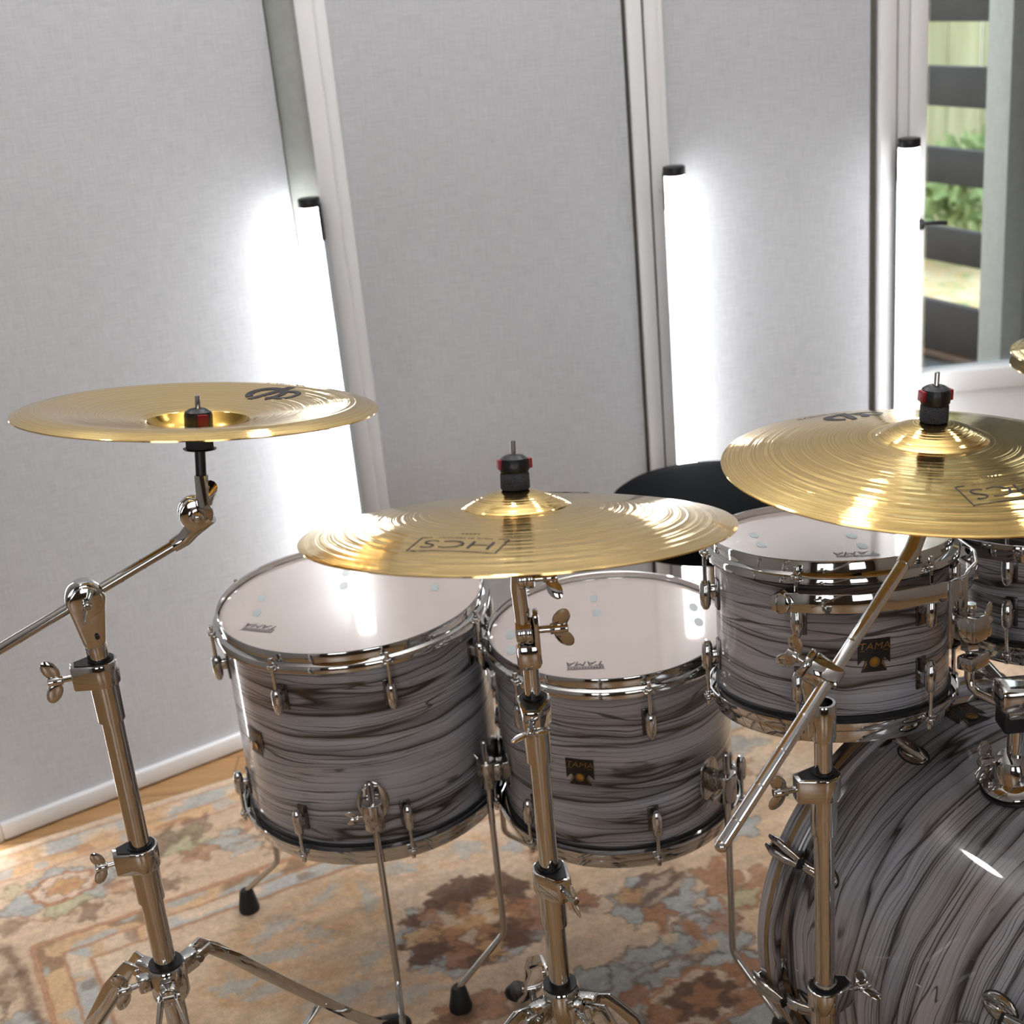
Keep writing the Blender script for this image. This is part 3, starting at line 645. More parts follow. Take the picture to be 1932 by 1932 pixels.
def leg_set(t, Rr, angs, zbr, knee=.125, topz=.40):
    for a in angs:
        u = V(math.cos(a), math.sin(a), 0); tn = V(-math.sin(a), math.cos(a), 0); rot = Matrix((tn, -u, V(0, 0, 1))).transposed()
        b = MB(); b.ball(u*(Rr+.001)+V(0, 0, zbr), 1, sc=(.024, .0035, .036), rot=rot, n=20)
        b.box(u*(Rr+.014)+V(0, 0, zbr), (.022, .026, .030), rot=rot, bev=.004)
        b.prism([(.0145*math.cos(q), .0165*math.sin(q)) for q in [2*PI*i/8+PI/8 for i in range(8)]], -.024, .020, Matrix.Translation(u*(Rr+.033)+V(0, 0, zbr)) @ Matrix.Rotation(a, 4, 'Z'), .002)
        br = b.done('leg_bracket', M['chrome_dark'], t)
        b = MB(); wing_nut(b, u*(Rr+.033)+tn*-.014+V(0, 0, zbr-.004), -tn, V(0, 0, 1)+u*.6, .95); b.done('wing_bolt', M['chrome'], br)
        r0, r1 = Rr+.033, Rr+.033+.085
        P = lambda rr, z: u*rr+V(0, 0, z)
        b = MB(); b.tube([P(r0, topz), P(r0, topz-.004), P(r0, knee+.014), P(r0+.003, knee+.005), P(r0+.010, knee-.004), P(r1-.010, .058), P(r1-.003, .050), P(r1, .040), P(r1, .012)], [.0030]+[.0052]*8, 12)
        lg = b.done('leg', M['chrome_dark'], t)
        b = MB(); b.lathe([(0, .0075), (.0185, .0075), (.0190, .012), (.0125, .046), (.0095, .050), (0, .050)], Matrix.Translation(u*r1), 18); b.done('rubber_foot', M['rubber'], lg)

def angle_cam(x, y): return math.atan2(-y, -x)
# 16 inch floor tom
def floor_tom(x, y, zt, h, Rr, rt, label, mat, lugs, a_lug, legs, a_badge, zbf, logo, dots=()):
    ac = angle_cam(x, y)
    t = thing('floor_tom', label, 'drum', (x, y, 0), None, None)
    z0 = zt-h
    drum_body(t, Rr, rt, h, z0, mat, lugs, ac+a_lug, None if a_badge is None else ac+a_badge, z0+zbf, logo, dots)
    leg_set(t, Rr, [ac+q for q in legs], z0+.105, topz=z0+.16)
    return t
WA, WB, WC, WD, WE = [wrap_mat('grey_wood_wrap_'+n_, o_, p_) for n_, o_, p_ in (('large', (3.1, 1.7, .9), 1.0), ('medium', (7.7, 2.2, 5.3), 1.05), ('rack', (1.3, 9.1, 2.7), 1.1), ('small', (5.9, 6.3, 8.2), 1.1), ('bass', (11.1, 4.4, 3.6), .95))]
floor_tom(-.2626, 2.018, .6886, .3593, .2032, .209, 'large grey wood-grain floor tom at left, standing on three legs', WA, 8, R(10), [R(-3), R(117), R(-125)], R(-58), .185, ((-.132, -.085), R(180-24)), ((-.143, -.002), (-.015, .070), (.131, .030)))
floor_tom(.1284, 1.9246, .6421, .3150, .1778, .1835, 'smaller grey wood-grain floor tom in the middle, standing on three legs', WB, 6, R(15), [R(48), R(-72), R(168)], R(-18), .160, ((-.044, -.121), R(180-6)), ((-.013, .075), (.135, .010), (-.149, -.025)))

# rack toms -------------------------------------------------------
def rack_tom(x, y, zt, n, h, Rr, rt, label, mat, lugs, a_lug, a_badge, zbf, logo, a_mount, dots=()):
    n = Vector((*n, 1)).normalized(); rot = V(0, 0, 1).rotation_difference(n).to_matrix()
    top = V(x, y, zt); base = top-n*h
    t = thing('rack_tom', label, 'drum', base, rot)
    ac = angle_cam(x, y)
    drum_body(t, Rr, rt, h, 0, mat, lugs, ac+a_lug, None if a_badge is None else ac+a_badge, zbf, logo, dots)
    # suspension band round the front, carried by two lugs, ending in the mount plate
    b = MB(); zr = h-.046; r_ = Rr+.034
    angs = [ac+a_mount+R(q) for q in (-70, -56, -42, -26, -12, 0, 12, 26, 44, 62, 80, 95)]
    for (k, a) in enumerate(angs[:-1]): pass
    b.tube([V(r_*math.cos(a)*(1.06 if k in (5,) else 1), r_*math.sin(a)*(1.06 if k in (5,) else 1), zr) for k, a in enumerate(angs)], .001, flat=(.0045, .024)); 
    for a in (angs[0], angs[-1]): b.cyl(V((r_-.020)*math.cos(a), (r_-.020)*math.sin(a), zr), V((r_+.010)*math.cos(a), (r_+.010)*math.sin(a), zr), .0135, n=8, bev=.002)
    ring = b.done('suspension_band', M['chrome'], t)
    am = ac+a_mount; u = V(math.cos(am), math.sin(am), 0); tn = V(-math.sin(am), math.cos(am), 0); rm = Matrix((tn, -u, V(0, 0, 1))).transposed()
    b = MB(); b.box(u*(r_+.008)+V(0, 0, zr-.030), (.036, .008, .088), rot=rm, bev=.003)
    b.box(u*(r_+.026)+V(0, 0, zr-.045), (.032, .034, .034), rot=rm, bev=.005); b.cyl(u*(r_+.026)+V(0, 0, zr-.075), u*(r_+.026)+V(0, 0, zr-.058), .012, n=6, bev=.001)
    mp = b.done('mount_bracket', M['chrome_dark'], t)
    b = MB(); wing_nut(b, u*(r_+.028)+tn*.017+V(0, 0, zr-.045), tn, V(0, 0, 1), .95); b.done('wing_bolt', M['chrome'], mp)
    b = MB(); b.box(u*(r_+.030)+V(0, 0, zr-.088), (.040, .022, .018), rot=rm, bev=.003); b.done('memory_lock', M['chrome_dark'], mp)
    return t, (t.matrix_world @ (u*(r_+.027)+V(0, 0, zr)))
tC, mC = rack_tom(.4167, 1.7228, .8451, (.0301, .1444), .237, .1524, .158, 'grey wood-grain rack tom with front badge, hung above the bass drum under the right cymbal', WC, 6, R(-14), R(20), .112, ((.010, -.101), R(180-6)), R(52), ((-.096, .0), (.026, -.038)))
tD, mD = rack_tom(.760, 1.855, .812, (.01, .13), .215, .127, .132, 'small grey wood-grain rack tom at the right edge, mostly under the right cymbal', WD, 6, R(-20), None, .1, None, R(-62))

# bass drum ---------------------------------------------------------
az = R(116.5); ax = V(math.cos(az), math.sin(az), 0); sd = V(0, 0, 1).cross(ax)   # ax: towards the drummer, sd: to the left of the picture
Rb = .2794; rotb = Matrix((sd, V(0, 0, 1), ax)).transposed()
if rotb.determinant() < 0: rotb = Matrix((-sd, V(0, 0, 1), ax)).transposed()
tB = thing('bass_drum', 'large grey wood-grain bass drum lying on its side at the right', 'drum', V(.545, 1.71, .305)-ax*.457, rotb)
sx = 1 if (rotb @ V(1, 0, 0)).dot(sd) > 0 else -1
def bl(deg, rr, dist):      # deg from the top towards the left; dist from the rear hoop
    q = R(deg); return V(sx*rr*math.sin(q), rr*math.cos(q), .457-dist)
b = MB(); b.lathe([(Rb, 0.012), (Rb, .445), (Rb-.007, .445), (Rb-.007, .012)], None, 160, True); b.done('shell', WE, tB)
hm = WE
def wood_hoop(zc, name='wooden_hoop'):
    b = MB(); rr = .297
    b.lathe([(rr-.0075, zc-.02), (rr-.0015, zc-.02), (rr, zc-.0185), (rr, zc+.0185), (rr-.0015, zc+.02), (rr-.0075, zc+.02)], None, 160, True); o = b.done(name, hm, tB)
    b = MB(); b.lathe([(rr-.001, zc-.0045), (rr+.0006, zc-.004), (rr+.0006, zc+.004), (rr-.001, zc+.0045)], None, 160, True); b.done('inlay', plain('amber_inlay', (.30, .20, .10), .25), o)
    b = MB(); b.lathe([(Rb+.002, zc-(.024 if zc > .2 else -.024)), (Rb+.010, zc-(.022 if zc > .2 else -.022)), (Rb+.010, zc), (Rb+.002, zc)], None, 128, True); b.done('head_hoop', M['chrome_dark'], o)
    return o
wood_hoop(.457-.018); wood_hoop(.018)
b = MB(); b.lathe([(0, .012), (Rb+.002, .012), (Rb+.004, .03)], None, 96); b.done('front_head', M['head'], tB)
b = MB(); b.lathe([(0, .446), (Rb+.002, .446), (Rb+.004, .43)], None, 96); b.done('batter_head', M['head'], tB)
def claw(deg, dist, sgn):
    c = bl(deg, .300, dist); u = V(c.x, c.y, 0).normalized(); tn = V(0, 0, 1).cross(u); rot = Matrix((tn, u, V(0, 0, 1))).transposed()
    e = V(0, 0, -sgn)                     # from hoop towards the lug
    b = MB(); ce = V(c.x, c.y, c.z)
    for k in (-1, 1): b.tube([ce+tn*k*.0065-e*.030+u*.004, ce+tn*k*.0075-e*.012+u*.0075, ce+tn*k*.0065+e*.012+u*.0075, ce+tn*k*.0035+e*.036+u*.004], [.0032, .0062, .0062, .0035], 10)
    b.box(ce-e*.022-u*.004, (.018, .020, .004), rot=rot, bev=.001); b.box(ce+e*.030+u*.003, (.012, .009, .010), rot=rot, bev=.002)
    cl = b.done('claw_hook', M['chrome_dark'], tB)
    b = MB(); b.cyl(ce+e*.02+u*.003, ce+e*.060-u*.001, .0029, n=10); b.done('tension_rod', M['chrome_dark'], cl)
    b = MB(); b.box(ce+e*.036+u*.003, (.014, .012, .004), rot=rot, bev=.001); b.done('rubber_pad', M['rubber'], cl)
    lc = bl(deg, Rb, dist+ .060 if sgn > 0 else dist-.060); b = MB()
    b.ball(lc+u*.001, 1, sc=(.0135, .003, .024), rot=rot, n=18); b.tube([lc-e*.026+u*.016, lc-e*.014+u*.017, lc+e*.002+u*.012, lc+e*.021+u*.003], [.0070, .0080, .0080, .004], 12)
    lg = b.done('bass_lug', M['chrome_dark'], tB)
    b = MB(); b.ball(lc+u*.0003, 1, sc=(.0155, .0025, .0265), rot=rot, n=18); b.done('lug_gasket', M['gasket'], lg)
for d_ in (20, 61, 102, 143, 217, 258, 299, 340):
    claw(d_, .019, 1); claw(d_, .457-.019, -1)
def mb_(x, y, l):       # badge on the top of the shell, lettering towards the front head
    a = R(-2)-x/Rb; rr = Rb+l; return V(sx*rr*math.sin(a), rr*math.cos(a), .457-.066-y)
make_badge(tB, lambda x, y, l: mb_(-x, -y, l), 1.2)
for k in (-1, 1):
    b = MB(); c0 = bl(72*k, Rb+.004, .36); f = V(c0.x*1.62, -.296, .03)
    b.tube([c0, c0+(f-c0)*.5, f+V(0, .02, 0)], .0065, 12); b.ball(c0, .02, sc=(1, 1, 1.3)); s_ = b.done('spur', M['chrome'], tB)
    b = MB(); b.cyl(f+V(0, .025, 0), f, .010, .012, n=14); b.done('rubber_foot', M['rubber'], s_)

# tom holder on the bass drum --------------------------------------
def sh_z(x, y):
    rel = V(x-.545, y-1.71, 0); return .305+math.sqrt(max(0, Rb**2-rel.dot(sd)**2))
hx, hy = .590, 1.490; hz = sh_z(hx, hy)
t = thing('tom_holder', 'chrome tom holder post with clamps on top of the bass drum at the right edge', 'holder', (hx, hy, hz))
nrm = (V(hx, hy, hz)-(V(.545, 1.71, .305)-ax*(-(V(hx-.545, hy-1.71, 0).dot(ax))))).normalized(); q = V(0, 0, 1).rotation_difference(nrm).to_matrix().to_4x4()
b = MB(); b.lathe([(0, .002), (.040, .002), (.041, .008), (.038, .013), (.026, .018), (.022, .040), (.017, .046), (0, .046)], q, 28); bp = b.done('base_plate', M['chrome_dark'], t)
b = MB(); b.lathe([(0, 0.0003), (.043, .0003), (.043, .003), (0, .003)], q, 28); b.done('gasket', M['gasket'], bp)
b = MB(); b.cyl((0, 0, .03), (0, 0, .135), .0127, n=24); b.done('post', M['chrome'], t)
b = MB(); wing_nut(b, (-.022, 0, .04), (-.9, -.3, .1), (0, 0, 1), 1.25); b.done('wing_bolt', M['chrome_dark'], t)
b = MB(); b.box((0, 0, .128), (.058, .046, .030), bev=.006); b.cyl((-.02, 0, .112), (.02, 0, .112), .02, n=20, bev=.003); cl = b.done('clamp_head', M['chrome_dark'], t)
b = MB(); b.box((-.004, .0, .098), (.040, .036, .030), bev=.004); b.done('clamp_insert', M['black'], cl)
e0 = V(*mC)-V(hx, hy, hz)
b = MB(); zb_ = .106; b.tube([V(e0.x, e0.y, .225), V(e0.x, e0.y, zb_+.018), V(e0.x*.93, e0.y*.93, zb_+.005), V(e0.x*.8, e0.y*.8, zb_), V(0, 0, zb_-.003)], .0058, 12); b.done('tom_arm', M['chrome'], t)
e1 = V(*mD)-V(hx, hy, hz)
b = MB(); b.tube([V(e1.x, e1.y, e1.z+.01), V(e1.x, e1.y, zb_+.026), V(e1.x*.93, e1.y*.93, zb_+.010), V(e1.x*.8, e1.y*.8, zb_+.004), V(.01, .01, zb_)], .0058, 12); b.done('tom_arm', M['chrome'], t)

# ------------------------------------------------------------------ cymbals
def cymbal(c, n, prof, label, spin=0, mat=None, name='cymbal'):
    n = Vector((*n, 1)).normalized(); rot = V(0, 0, 1).rotation_difference(n).to_matrix() @ Matrix.Rotation(spin, 3, 'Z')
    b = MB(); top = prof; bot = [(r_, z_-.0013) for r_, z_ in reversed(prof)]
    b.lathe(top+bot, None, 180, True); o = b.done(name, mat or M['cymbal'], None, 30)
    o.matrix_world = Matrix.Translation(c) @ rot.to_4x4(); tag(o, label, 'cymbal'); return o, rot
def crash_prof(Rc, bell=.057, bh=.0175, bow=.0245, e=0):
    pts = [(.0065, bow+bh)]
    for i in range(1, 15):
        s = i/14; pts.append((.0065+(bell-.0065)*s, bow+bh*math.cos(s*PI/2)**.85 if s < 1 else bow))
    for i in range(1, 31):
        s = i/30; pts.append((bell+(Rc-bell)*s, bow*(1-.50*s-.50*s*s)))
    return pts
def surf(prof):
    rs = [q[0] for q in prof]; zs = [q[1] for q in prof]
    return lambda r_: float(np.interp(r_, rs, zs))
def crash_print(o, prof, ang, r0=.15, sc=1., small=True):
    """boxed lettering low on the bow, read from outside the edge (upside down to the photographer)"""
    f = surf(prof); ca, sa = math.cos(ang), math.sin(ang)
    def mp(x, y, l=.0006):
        px, py = r0-y, x                     # text up points to the centre... turned so its top faces the rim
        X, Y = px*ca-py*sa, px*sa+py*ca; return V(X, Y, f(math.hypot(X, Y))+l*.6)
    w, h = .0455*sc, .0185*sc; k = .0013
    fl = lambda g: ([(-x, -y) for x, y in g[0]], g[1])
    g = [line2d((-w, -h), (-w, h), k), line2d((w, -h), (w, h), k), line2d((-w, h), (w, h), k), line2d((-w, -h), (-w+.010, -h), k), line2d((w-.010, -h), (w, -h), k), text2d('HCS', .0195*sc, 1.40, 0, -.016)]
    print_obj('cymbal_lettering', [fl(q) for q in g], lambda x, y: mp(x, y), M['ink'], o, .006)
    if small: print_obj('small_lettering', [fl(shift(text2d('MADE IN GERMANY', .0036, 1.25), 0, -h-.000)), *[fl(rect2d(-.010+.0042*k_, -h-.0135, -.0072+.0042*k_, -h-.0108)) for k_ in range(5)]], lambda x, y: mp(x, y), M['ink_soft'], o)
def maker_print(o, prof, ang, r0, sc=1.):
    f = surf(prof); ca, sa = math.cos(ang), math.sin(ang)
    def mp(x, y): px, py = r0-y, x; X, Y = px*ca-py*sa, px*sa+py*ca; return V(X, Y, f(math.hypot(X, Y))+.0004)
    g = [ring2d(0, 0, .017*sc, .027*sc, R(-60), R(230)), ([(-.012*sc, -.026*sc), (-.004*sc, -.026*sc), (.024*sc, .034*sc), (.010*sc, .034*sc)], [(0, 1, 2, 3)]), ring2d(.030*sc, 0, .012*sc, .019*sc, R(-150), R(120)), shift(text2d('MEINL', .013*sc, 1.25), 0, .050*sc)]
    print_obj('maker_mark', [([(-x, -y) for x, y in q[0]], q[1]) for q in g], mp, M['ink'], o, .007)
pm = crash_prof(.2286)
cm, _ = cymbal((.004, 1.373, 1.030), (.043, .209), pm, 'golden crash cymbal on the middle straight stand, logo facing the viewer'); crash_print(cm, pm, R(-113), .152); maker_print(cm, pm, R(75), .150)
pr_ = crash_prof(.2286, .060, .0185, .031)
cr_, _ = cymbal((.464, 1.456, 1.026), (.061, .034), pr_, 'golden crash cymbal at right on the angled boom stand above the rack tom'); crash_print(cr_, pr_, R(-79), .150); maker_print(cr_, pr_, R(113), .150)
ch = [(.0065, -.031), (.035, -.0305), (.047, -.027), (.054, -.018), (.058, -.0125), (.062, -.0105)]
for i in range(1, 13):
    s = i/12; ch.append((.062+.098*s, -.0105+.0165*s-.001*s*s))
for i in range(1, 11):
    s = i/10; ch.append((.160+.0432*s, .0050+.004*math.sin(s*PI*.6)-.0093*s*s))
cc, _ = cymbal((-.342, 1.543, 1.143), (.097, .147), ch, 'golden china cymbal mounted upside down on the left boom stand, hollow cup on top'); maker_print(cc, ch, R(62), .130, .95)
# dark gold of the unlathed cup
b = MB(); b.lathe([(.0075, -.0302), (.035, -.0297), (.0465, -.0262), (.0535, -.0172), (.0570, -.0121)], None, 64); b.done('cup', M['bronze'], cc)

# ------------------------------------------------------------------ stands
def collar(b, ins, z, r_tube, r_up, ang, h=.030, reach=.034, sleeve=.050):
    """clamp collar: top at z; wing screw side at angle ang; black insert round the upper tube; sleeve below"""
    ro = r_tube+.0075; out = [(reach, -.009), (reach, .009)]
    a1 = math.acos(ro/ math.hypot(reach, .009)*.98)+math.atan2(.009, reach)
    out += [(ro*math.cos(a1+(2*PI-2*a1)*i/26), ro*math.sin(a1+(2*PI-2*a1)*i/26)) for i in range(27)]
    T = Matrix.Translation((0, 0, z)) @ Matrix.Rotation(ang, 4, 'Z')
    b.prism(out, -h, 0, T, .0018)
    b.lathe([(r_tube, -h-sleeve), (r_tube+.0032, -h-sleeve+.001), (r_tube+.0038, -h-.001), (r_tube+.001, -h)], Matrix.Translation((0, 0, z)), 28)
    ro2 = ro-.003
    out2 = [(reach-.005, -.006), (reach-.005, .006)]+[(ro2*math.cos(a1+(2*PI-2*a1)*i/26), ro2*math.sin(a1+(2*PI-2*a1)*i/26)) for i in range(27)]
    ins.prism(out2, -.004, .0012, T); ins.lathe([(r_up-.0005, .003), (r_up+.0028, .003), (r_up+.0032, -.002)], Matrix.Translation((0, 0, z)), 24)
def add_collar(t, z, rt_, ru, ang, name='height_clamp', wing_side=(0, 0, 1), s=1.1):
    b, i = MB(), MB(); collar(b, i, z, rt_, ru, ang); o = b.done(name, M['chrome'], t); i.done('clamp_insert', M['black'], o)
    u = V(math.cos(ang), math.sin(ang), 0); b = MB(); wing_nut(b, u*.034+V(0, 0, z-.015), u, wing_side, s); b.done('wing_screw', M['chrome'], o); return o
def tripod(t, z, rtube, rup, legs, wing_ang, foot_r=.38, lift=.0):
    """collar at z with double-bar legs hinged to it and lower braces"""
    b, i = MB(), MB(); ro = rtube+.010
    b.lathe([(rtube, z-.050), (ro-.002, z-.050), (ro, z-.046), (ro, z-.003), (ro-.002, z), (rup+.003, z), (rup+.003, z-.05)], None, 30)
    for a in legs:
        u = V(math.cos(a), math.sin(a), 0); b.box(u*(ro+.010)+V(0, 0, z-.020), (.026, .020, .026), rot=Matrix.Rotation(a, 3, 'Z'), bev=.004)
    o = b.done('tripod_collar', M['chrome'], t)
    i.lathe([(rup, z+.002), (ro-.0025, z+.002), (ro-.002, z-.004)], None, 28); i.done('clamp_insert', M['black'], o)
    u = V(math.cos(wing_ang), math.sin(wing_ang), 0); b = MB(); b.box(u*(ro+.007)+V(0, 0, z-.018), (.016, .016, .022), rot=Matrix.Rotation(wing_ang, 3, 'Z'), bev=.003)
    wing_nut(b, u*(ro+.014)+V(0, 0, z-.018), u, V(0, 0, 1), 1.15); b.done('wing_screw', M['chrome'], o)
    zl = .085
    b = MB(); b.lathe([(rtube, zl+.04), (rtube+.007, zl+.038), (rtube+.007, zl+.002), (rtube, zl)], None, 26); b.done('lower_collar', M['chrome'], t)
    for a, fr in zip(legs, foot_r if isinstance(foot_r, (list, tuple)) else [foot_r]*3):
        u = V(math.cos(a), math.sin(a), 0); tn = V(-math.sin(a), math.cos(a), 0)
        b = MB(); h0 = ro+.014
        P = lambda f_, zz, off: u*(h0+(fr-h0)*f_)+V(0, 0, zz)+tn*off
        hz_ = z-.020
        for k in (-1, 1):
            b.tube([P(0, hz_, k*.008), P(.07, hz_+.004, k*.010), P(.16, hz_-.030, k*.021), P(.36, hz_*.70, k*.018), P(.60, hz_*.44, k*.009), P(.78, hz_*.25, k*.0065), P(.88, hz_*.155, k*.006), P(1.0, .030, k*.0055)], .001, flat=(.0042, .016))
        b.cyl(P(.60, hz_*.44, -.013), P(.60, hz_*.44, .013), .004, n=12); b.cyl(P(.02, hz_, -.014), P(.02, hz_, .014), .005, n=12)
        lg = b.done('tripod_leg', M['chrome'], t)
        b = MB(); b.tube([P(.90, hz_*.13+.004, 0), P(.97, .040, 0), P(1.03, .026, 0), P(1.05, .022, 0)], [.010, .013, .014, .012], 12); b.ball(P(1.02, .0238, 0), 1, sc=(.022, .016, .0155)); b.done('rubber_foot', M['rubber'], lg)
        b = MB()
        b.tube([u*(rtube+.006)+V(0, 0, zl+.02), P(.30, zl+.02+(hz_*.44-zl)*.45, 0), P(.60, hz_*.44, 0)], .001, flat=(.010, .004)); b.done('leg_brace', M['chrome'], t)
def topper(t, c, n, felt=.018, nut=.024, spin=12):
    """threaded rod, felts and quick-release nut along n through the cymbal hole at c (local)"""
    n = Vector(n).normalized(); c = Vector(c); q = V(0, 0, 1).rotation_difference(n).to_matrix().to_4x4(); T = Matrix.Translation(c) @ q
    b = MB(); b.lathe([(.0045, 0), (.0145, 0), (.0155, .0015), (.0152, felt-.0015), (.0143, felt), (.0045, felt)], T, 28, True); b.done('felt_washer', M['felt'], t)
    b = MB(); b.lathe([(.004, felt+.0005), (.0145, felt+.0005), (.0160, felt+.003), (.0160, felt+nut-.008), (.0150, felt+nut-.004), (.0105, felt+nut-.001), (.0080, felt+nut), (.0040, felt+nut)], T, 28, True); nt = b.done('quick_release_nut', M['black'], t)
    for k in (-1, 1):
        b = MB(); b.box(V(k*.0160, 0, felt+nut*.50), (.0045, .0125, nut*.55), M=T @ Matrix.Rotation(R(spin), 4, 'Z'), bev=.001); b.done('release_button', M['red'], nt)
    b = MB(); b.cyl(T @ V(0, 0, -.012), T @ V(0, 0, felt+nut+.0145), .0030, n=12, bev=.0006); b.done('threaded_rod', M['chrome_dark'], t)
    b = MB(); b.lathe([(.0050, -.0145), (.0150, -.0145), (.0155, -.0130), (.0155, -.0035), (.0050, -.0030)], T, 24, True); b.done('lower_felt', M['felt'], t)
    b = MB(); b.lathe([(.0045, -.0160), (.0185, -.0160), (.0190, -.0150), (.0060, -.0148)], T, 24, True); b.lathe([(0, -.05), (.0062, -.05), (.0062, -.0155), (0, -.0155)], T, 16); b.done('cymbal_sleeve', M['black'], t)
    return T
def pole(t, z0, z1, r_, name, mat='chrome'):
    b = MB(); b.lathe([(0, z0), (r_, z0), (r_, z1-.001), (r_-.001, z1), (0, z1)], None, 32); return b.done(name, M[mat], t)
def rotn(n): return V(0, 0, 1).rotation_difference(Vector(n).normalized()).to_matrix()
def toggle(b, c, axis, rr, w, spin=0):
    """ratchet tilter: two toothed discs face to face on axis through c"""
    a = Vector(axis).normalized(); c = Vector(c); b.cyl(c-a*w/2, c-a*.0008, rr, n=28, bev=.002); b.cyl(c+a*.0008, c+a*w/2, rr, n=28, bev=.002); b.cyl(c-a*.001, c+a*.001, rr*.93, n=28)

# left boom stand ---------------------------------------------------
t = thing('cymbal_stand', 'chrome boom cymbal stand at left, its arm reaching up to the upturned cymbal', 'stand', (-.4985, 1.5, 0))
pole(t, .008, .40, .0140, 'base_tube'); pole(t, .37, .602, .0140, 'lower_tube'); pole(t, .57, .862, .0127, 'middle_tube'); pole(t, .83, .905, .0105, 'upper_tube')
add_collar(t, .863, .0127, .0105, R(196), s=1.15); add_collar(t, .604, .0140, .0127, R(200), s=.95)
tripod(t, .424, .0142, .0140, [R(52), R(150), R(-78)], R(205), [.385, .36, .37])
# boom hub: drop-shaped clamp
aim = V(-.382+.4985, 1.543-1.5, .992-.947)
a_d = V(.1165, .042, .0455).normalized()
hubc = V(0, -.002, .944)
side = a_d.cross(V(0, 0, 1)).normalized()         # faces the viewer
rot = Matrix((V(a_d.x, a_d.y, 0).normalized(), V(0, 0, 1), side)).transposed()
b = MB(); out = [(.0225*math.cos(q_), .0225*math.sin(q_)) for q_ in [R(-25)+R(230)*i/24 for i in range(25)]]+[(-.013, -.052), (-.0105, -.060), (.0105, -.060), (.013, -.052)]
b.prism(out, -.013, .013, Matrix.Translation(hubc) @ rot.to_4x4(), .004); b.cyl(hubc+side*.012, hubc+side*.017, .019, n=28, bev=.002); b.cyl((0, 0, .86), (0, 0, .895), .0127, n=26, bev=.002)
hb = b.done('boom_clamp', M['chrome'], t)
b = MB(); wing_nut(b, hubc+side*.016, side, V(.5, 0, 1), 1.0, L=.014); b.done('wing_nut', M['chrome'], hb)
b = MB(); b.cyl(hubc+side*.0125+V(.004, 0, -.045), hubc+side*.0142+V(.004, 0, -.045), .0028, n=12); b.done('set_screw', M['black'], hb)
arm0 = hubc-a_d*.24; arm1 = V(-.388+.4985, .043, .986)
a_d2 = (arm1-hubc).normalized(); arm0 = hubc-a_d2*.27
b = MB(); b.tube([arm0, hubc, arm1], .0062, 16)
for k in (-.22, -.175, -.13, -.085, .045, .075): b.cyl(hubc+a_d2*(k-.0012), hubc+a_d2*(k+.0012), .0066, n=16)
b.done('boom_arm', M['chrome_dark'], t)
L = lambda x, y, z: V(x+.4985, y-1.5, z)
nC = V(.097, .147, 1).normalized(); holeC = V(-.342, 1.543, 1.143)-nC*.031
hl = L(*holeC)
tc = L(-.3655, 1.540, 1.020); b = MB()
toggle(b, tc, side, .0195, .024); b.cyl(tc+side*.012, tc+side*.0155, .0105, n=20, bev=.002); b.ball(tc+side*.014, .0075, sc=(1, 1, 1))
b.tube([arm1-a_d2*.012, arm1+a_d2*.004, arm1+V(.014, 0, .012), tc+V(.017, .0, -.006)], [.0082, .0095, .0105, .009], 14)
b.tube([tc+V(.013, 0, .012), tc+V(.021, .001, .028), hl-nC*.075, hl-nC*.045], [.009, .0095, .0088, .0082], 14)
b.done('tilter', M['chrome'], t)
b = MB(); b.cyl(hl-nC*.05, hl-nC*.02, .0055, n=14); b.done('stem', M['chrome_dark'], t)
topper(t, hl+nC*.0008, nC, felt=.007, nut=.024, spin=-62)

# middle straight stand ----------------------------------------------
t = thing('cymbal_stand', 'chrome straight cymbal stand in the middle, in front of the smaller floor tom', 'stand', (.004, 1.373, 0))
pole(t, .008, .44, .0127, 'base_tube'); pole(t, .41, .603, .0127, 'lower_tube'); pole(t, .57, .826, .0112, 'middle_tube'); pole(t, .80, .885, .0088, 'upper_tube')
add_collar(t, .829, .0112, .0088, R(-97), wing_side=(1, 0, .3), s=.95); add_collar(t, .606, .0127, .0112, R(-62), wing_side=(.1, .1, -1), s=.95)
tripod(t, .438, .0128, .0127, [R(98), R(-24), R(218)], R(-60), [.48, .32, .38])
b = MB(); tc = V(.004, -.002, .912); sx_ = V(1, -.12, .05).normalized()
b.box((0, 0, .882), (.027, .024, .030), bev=.006); b.box((.010, 0, .908), (.007, .022, .050), bev=.003); toggle(b, tc-sx_*.006, sx_, .0150, .018); tl = b.done('tilter', M['chrome'], t)
b = MB(); wing_nut(b, tc+sx_*.011, sx_, V(-.12, -.3, 1), 1.15, L=.026); b.done('wing_nut', M['chrome'], tl)
nM = V(.043, .209, 1).normalized(); hM = V(0, 0, 1.030)+nM*.042
q0 = hM-nM*.055
b = MB(); b.tube([tc+V(-.008, 0, .004), V(-.004, 0, .935), V(-.005, -.004, .965), q0], [.0082, .0088, .0085, .0075], 14); toggle(b, V(.004, -.006, .976), sx_, .012, .018); b.done('tilter_arm', M['chrome'], t)
b = MB(); wing_nut(b, V(.014, -.006, .974), sx_, V(0, -.5, -1), 1.0); b.done('wing_nut', M['chrome'], t)
topper(t, hM+nM*.0005, nM, felt=.0175, nut=.0185)

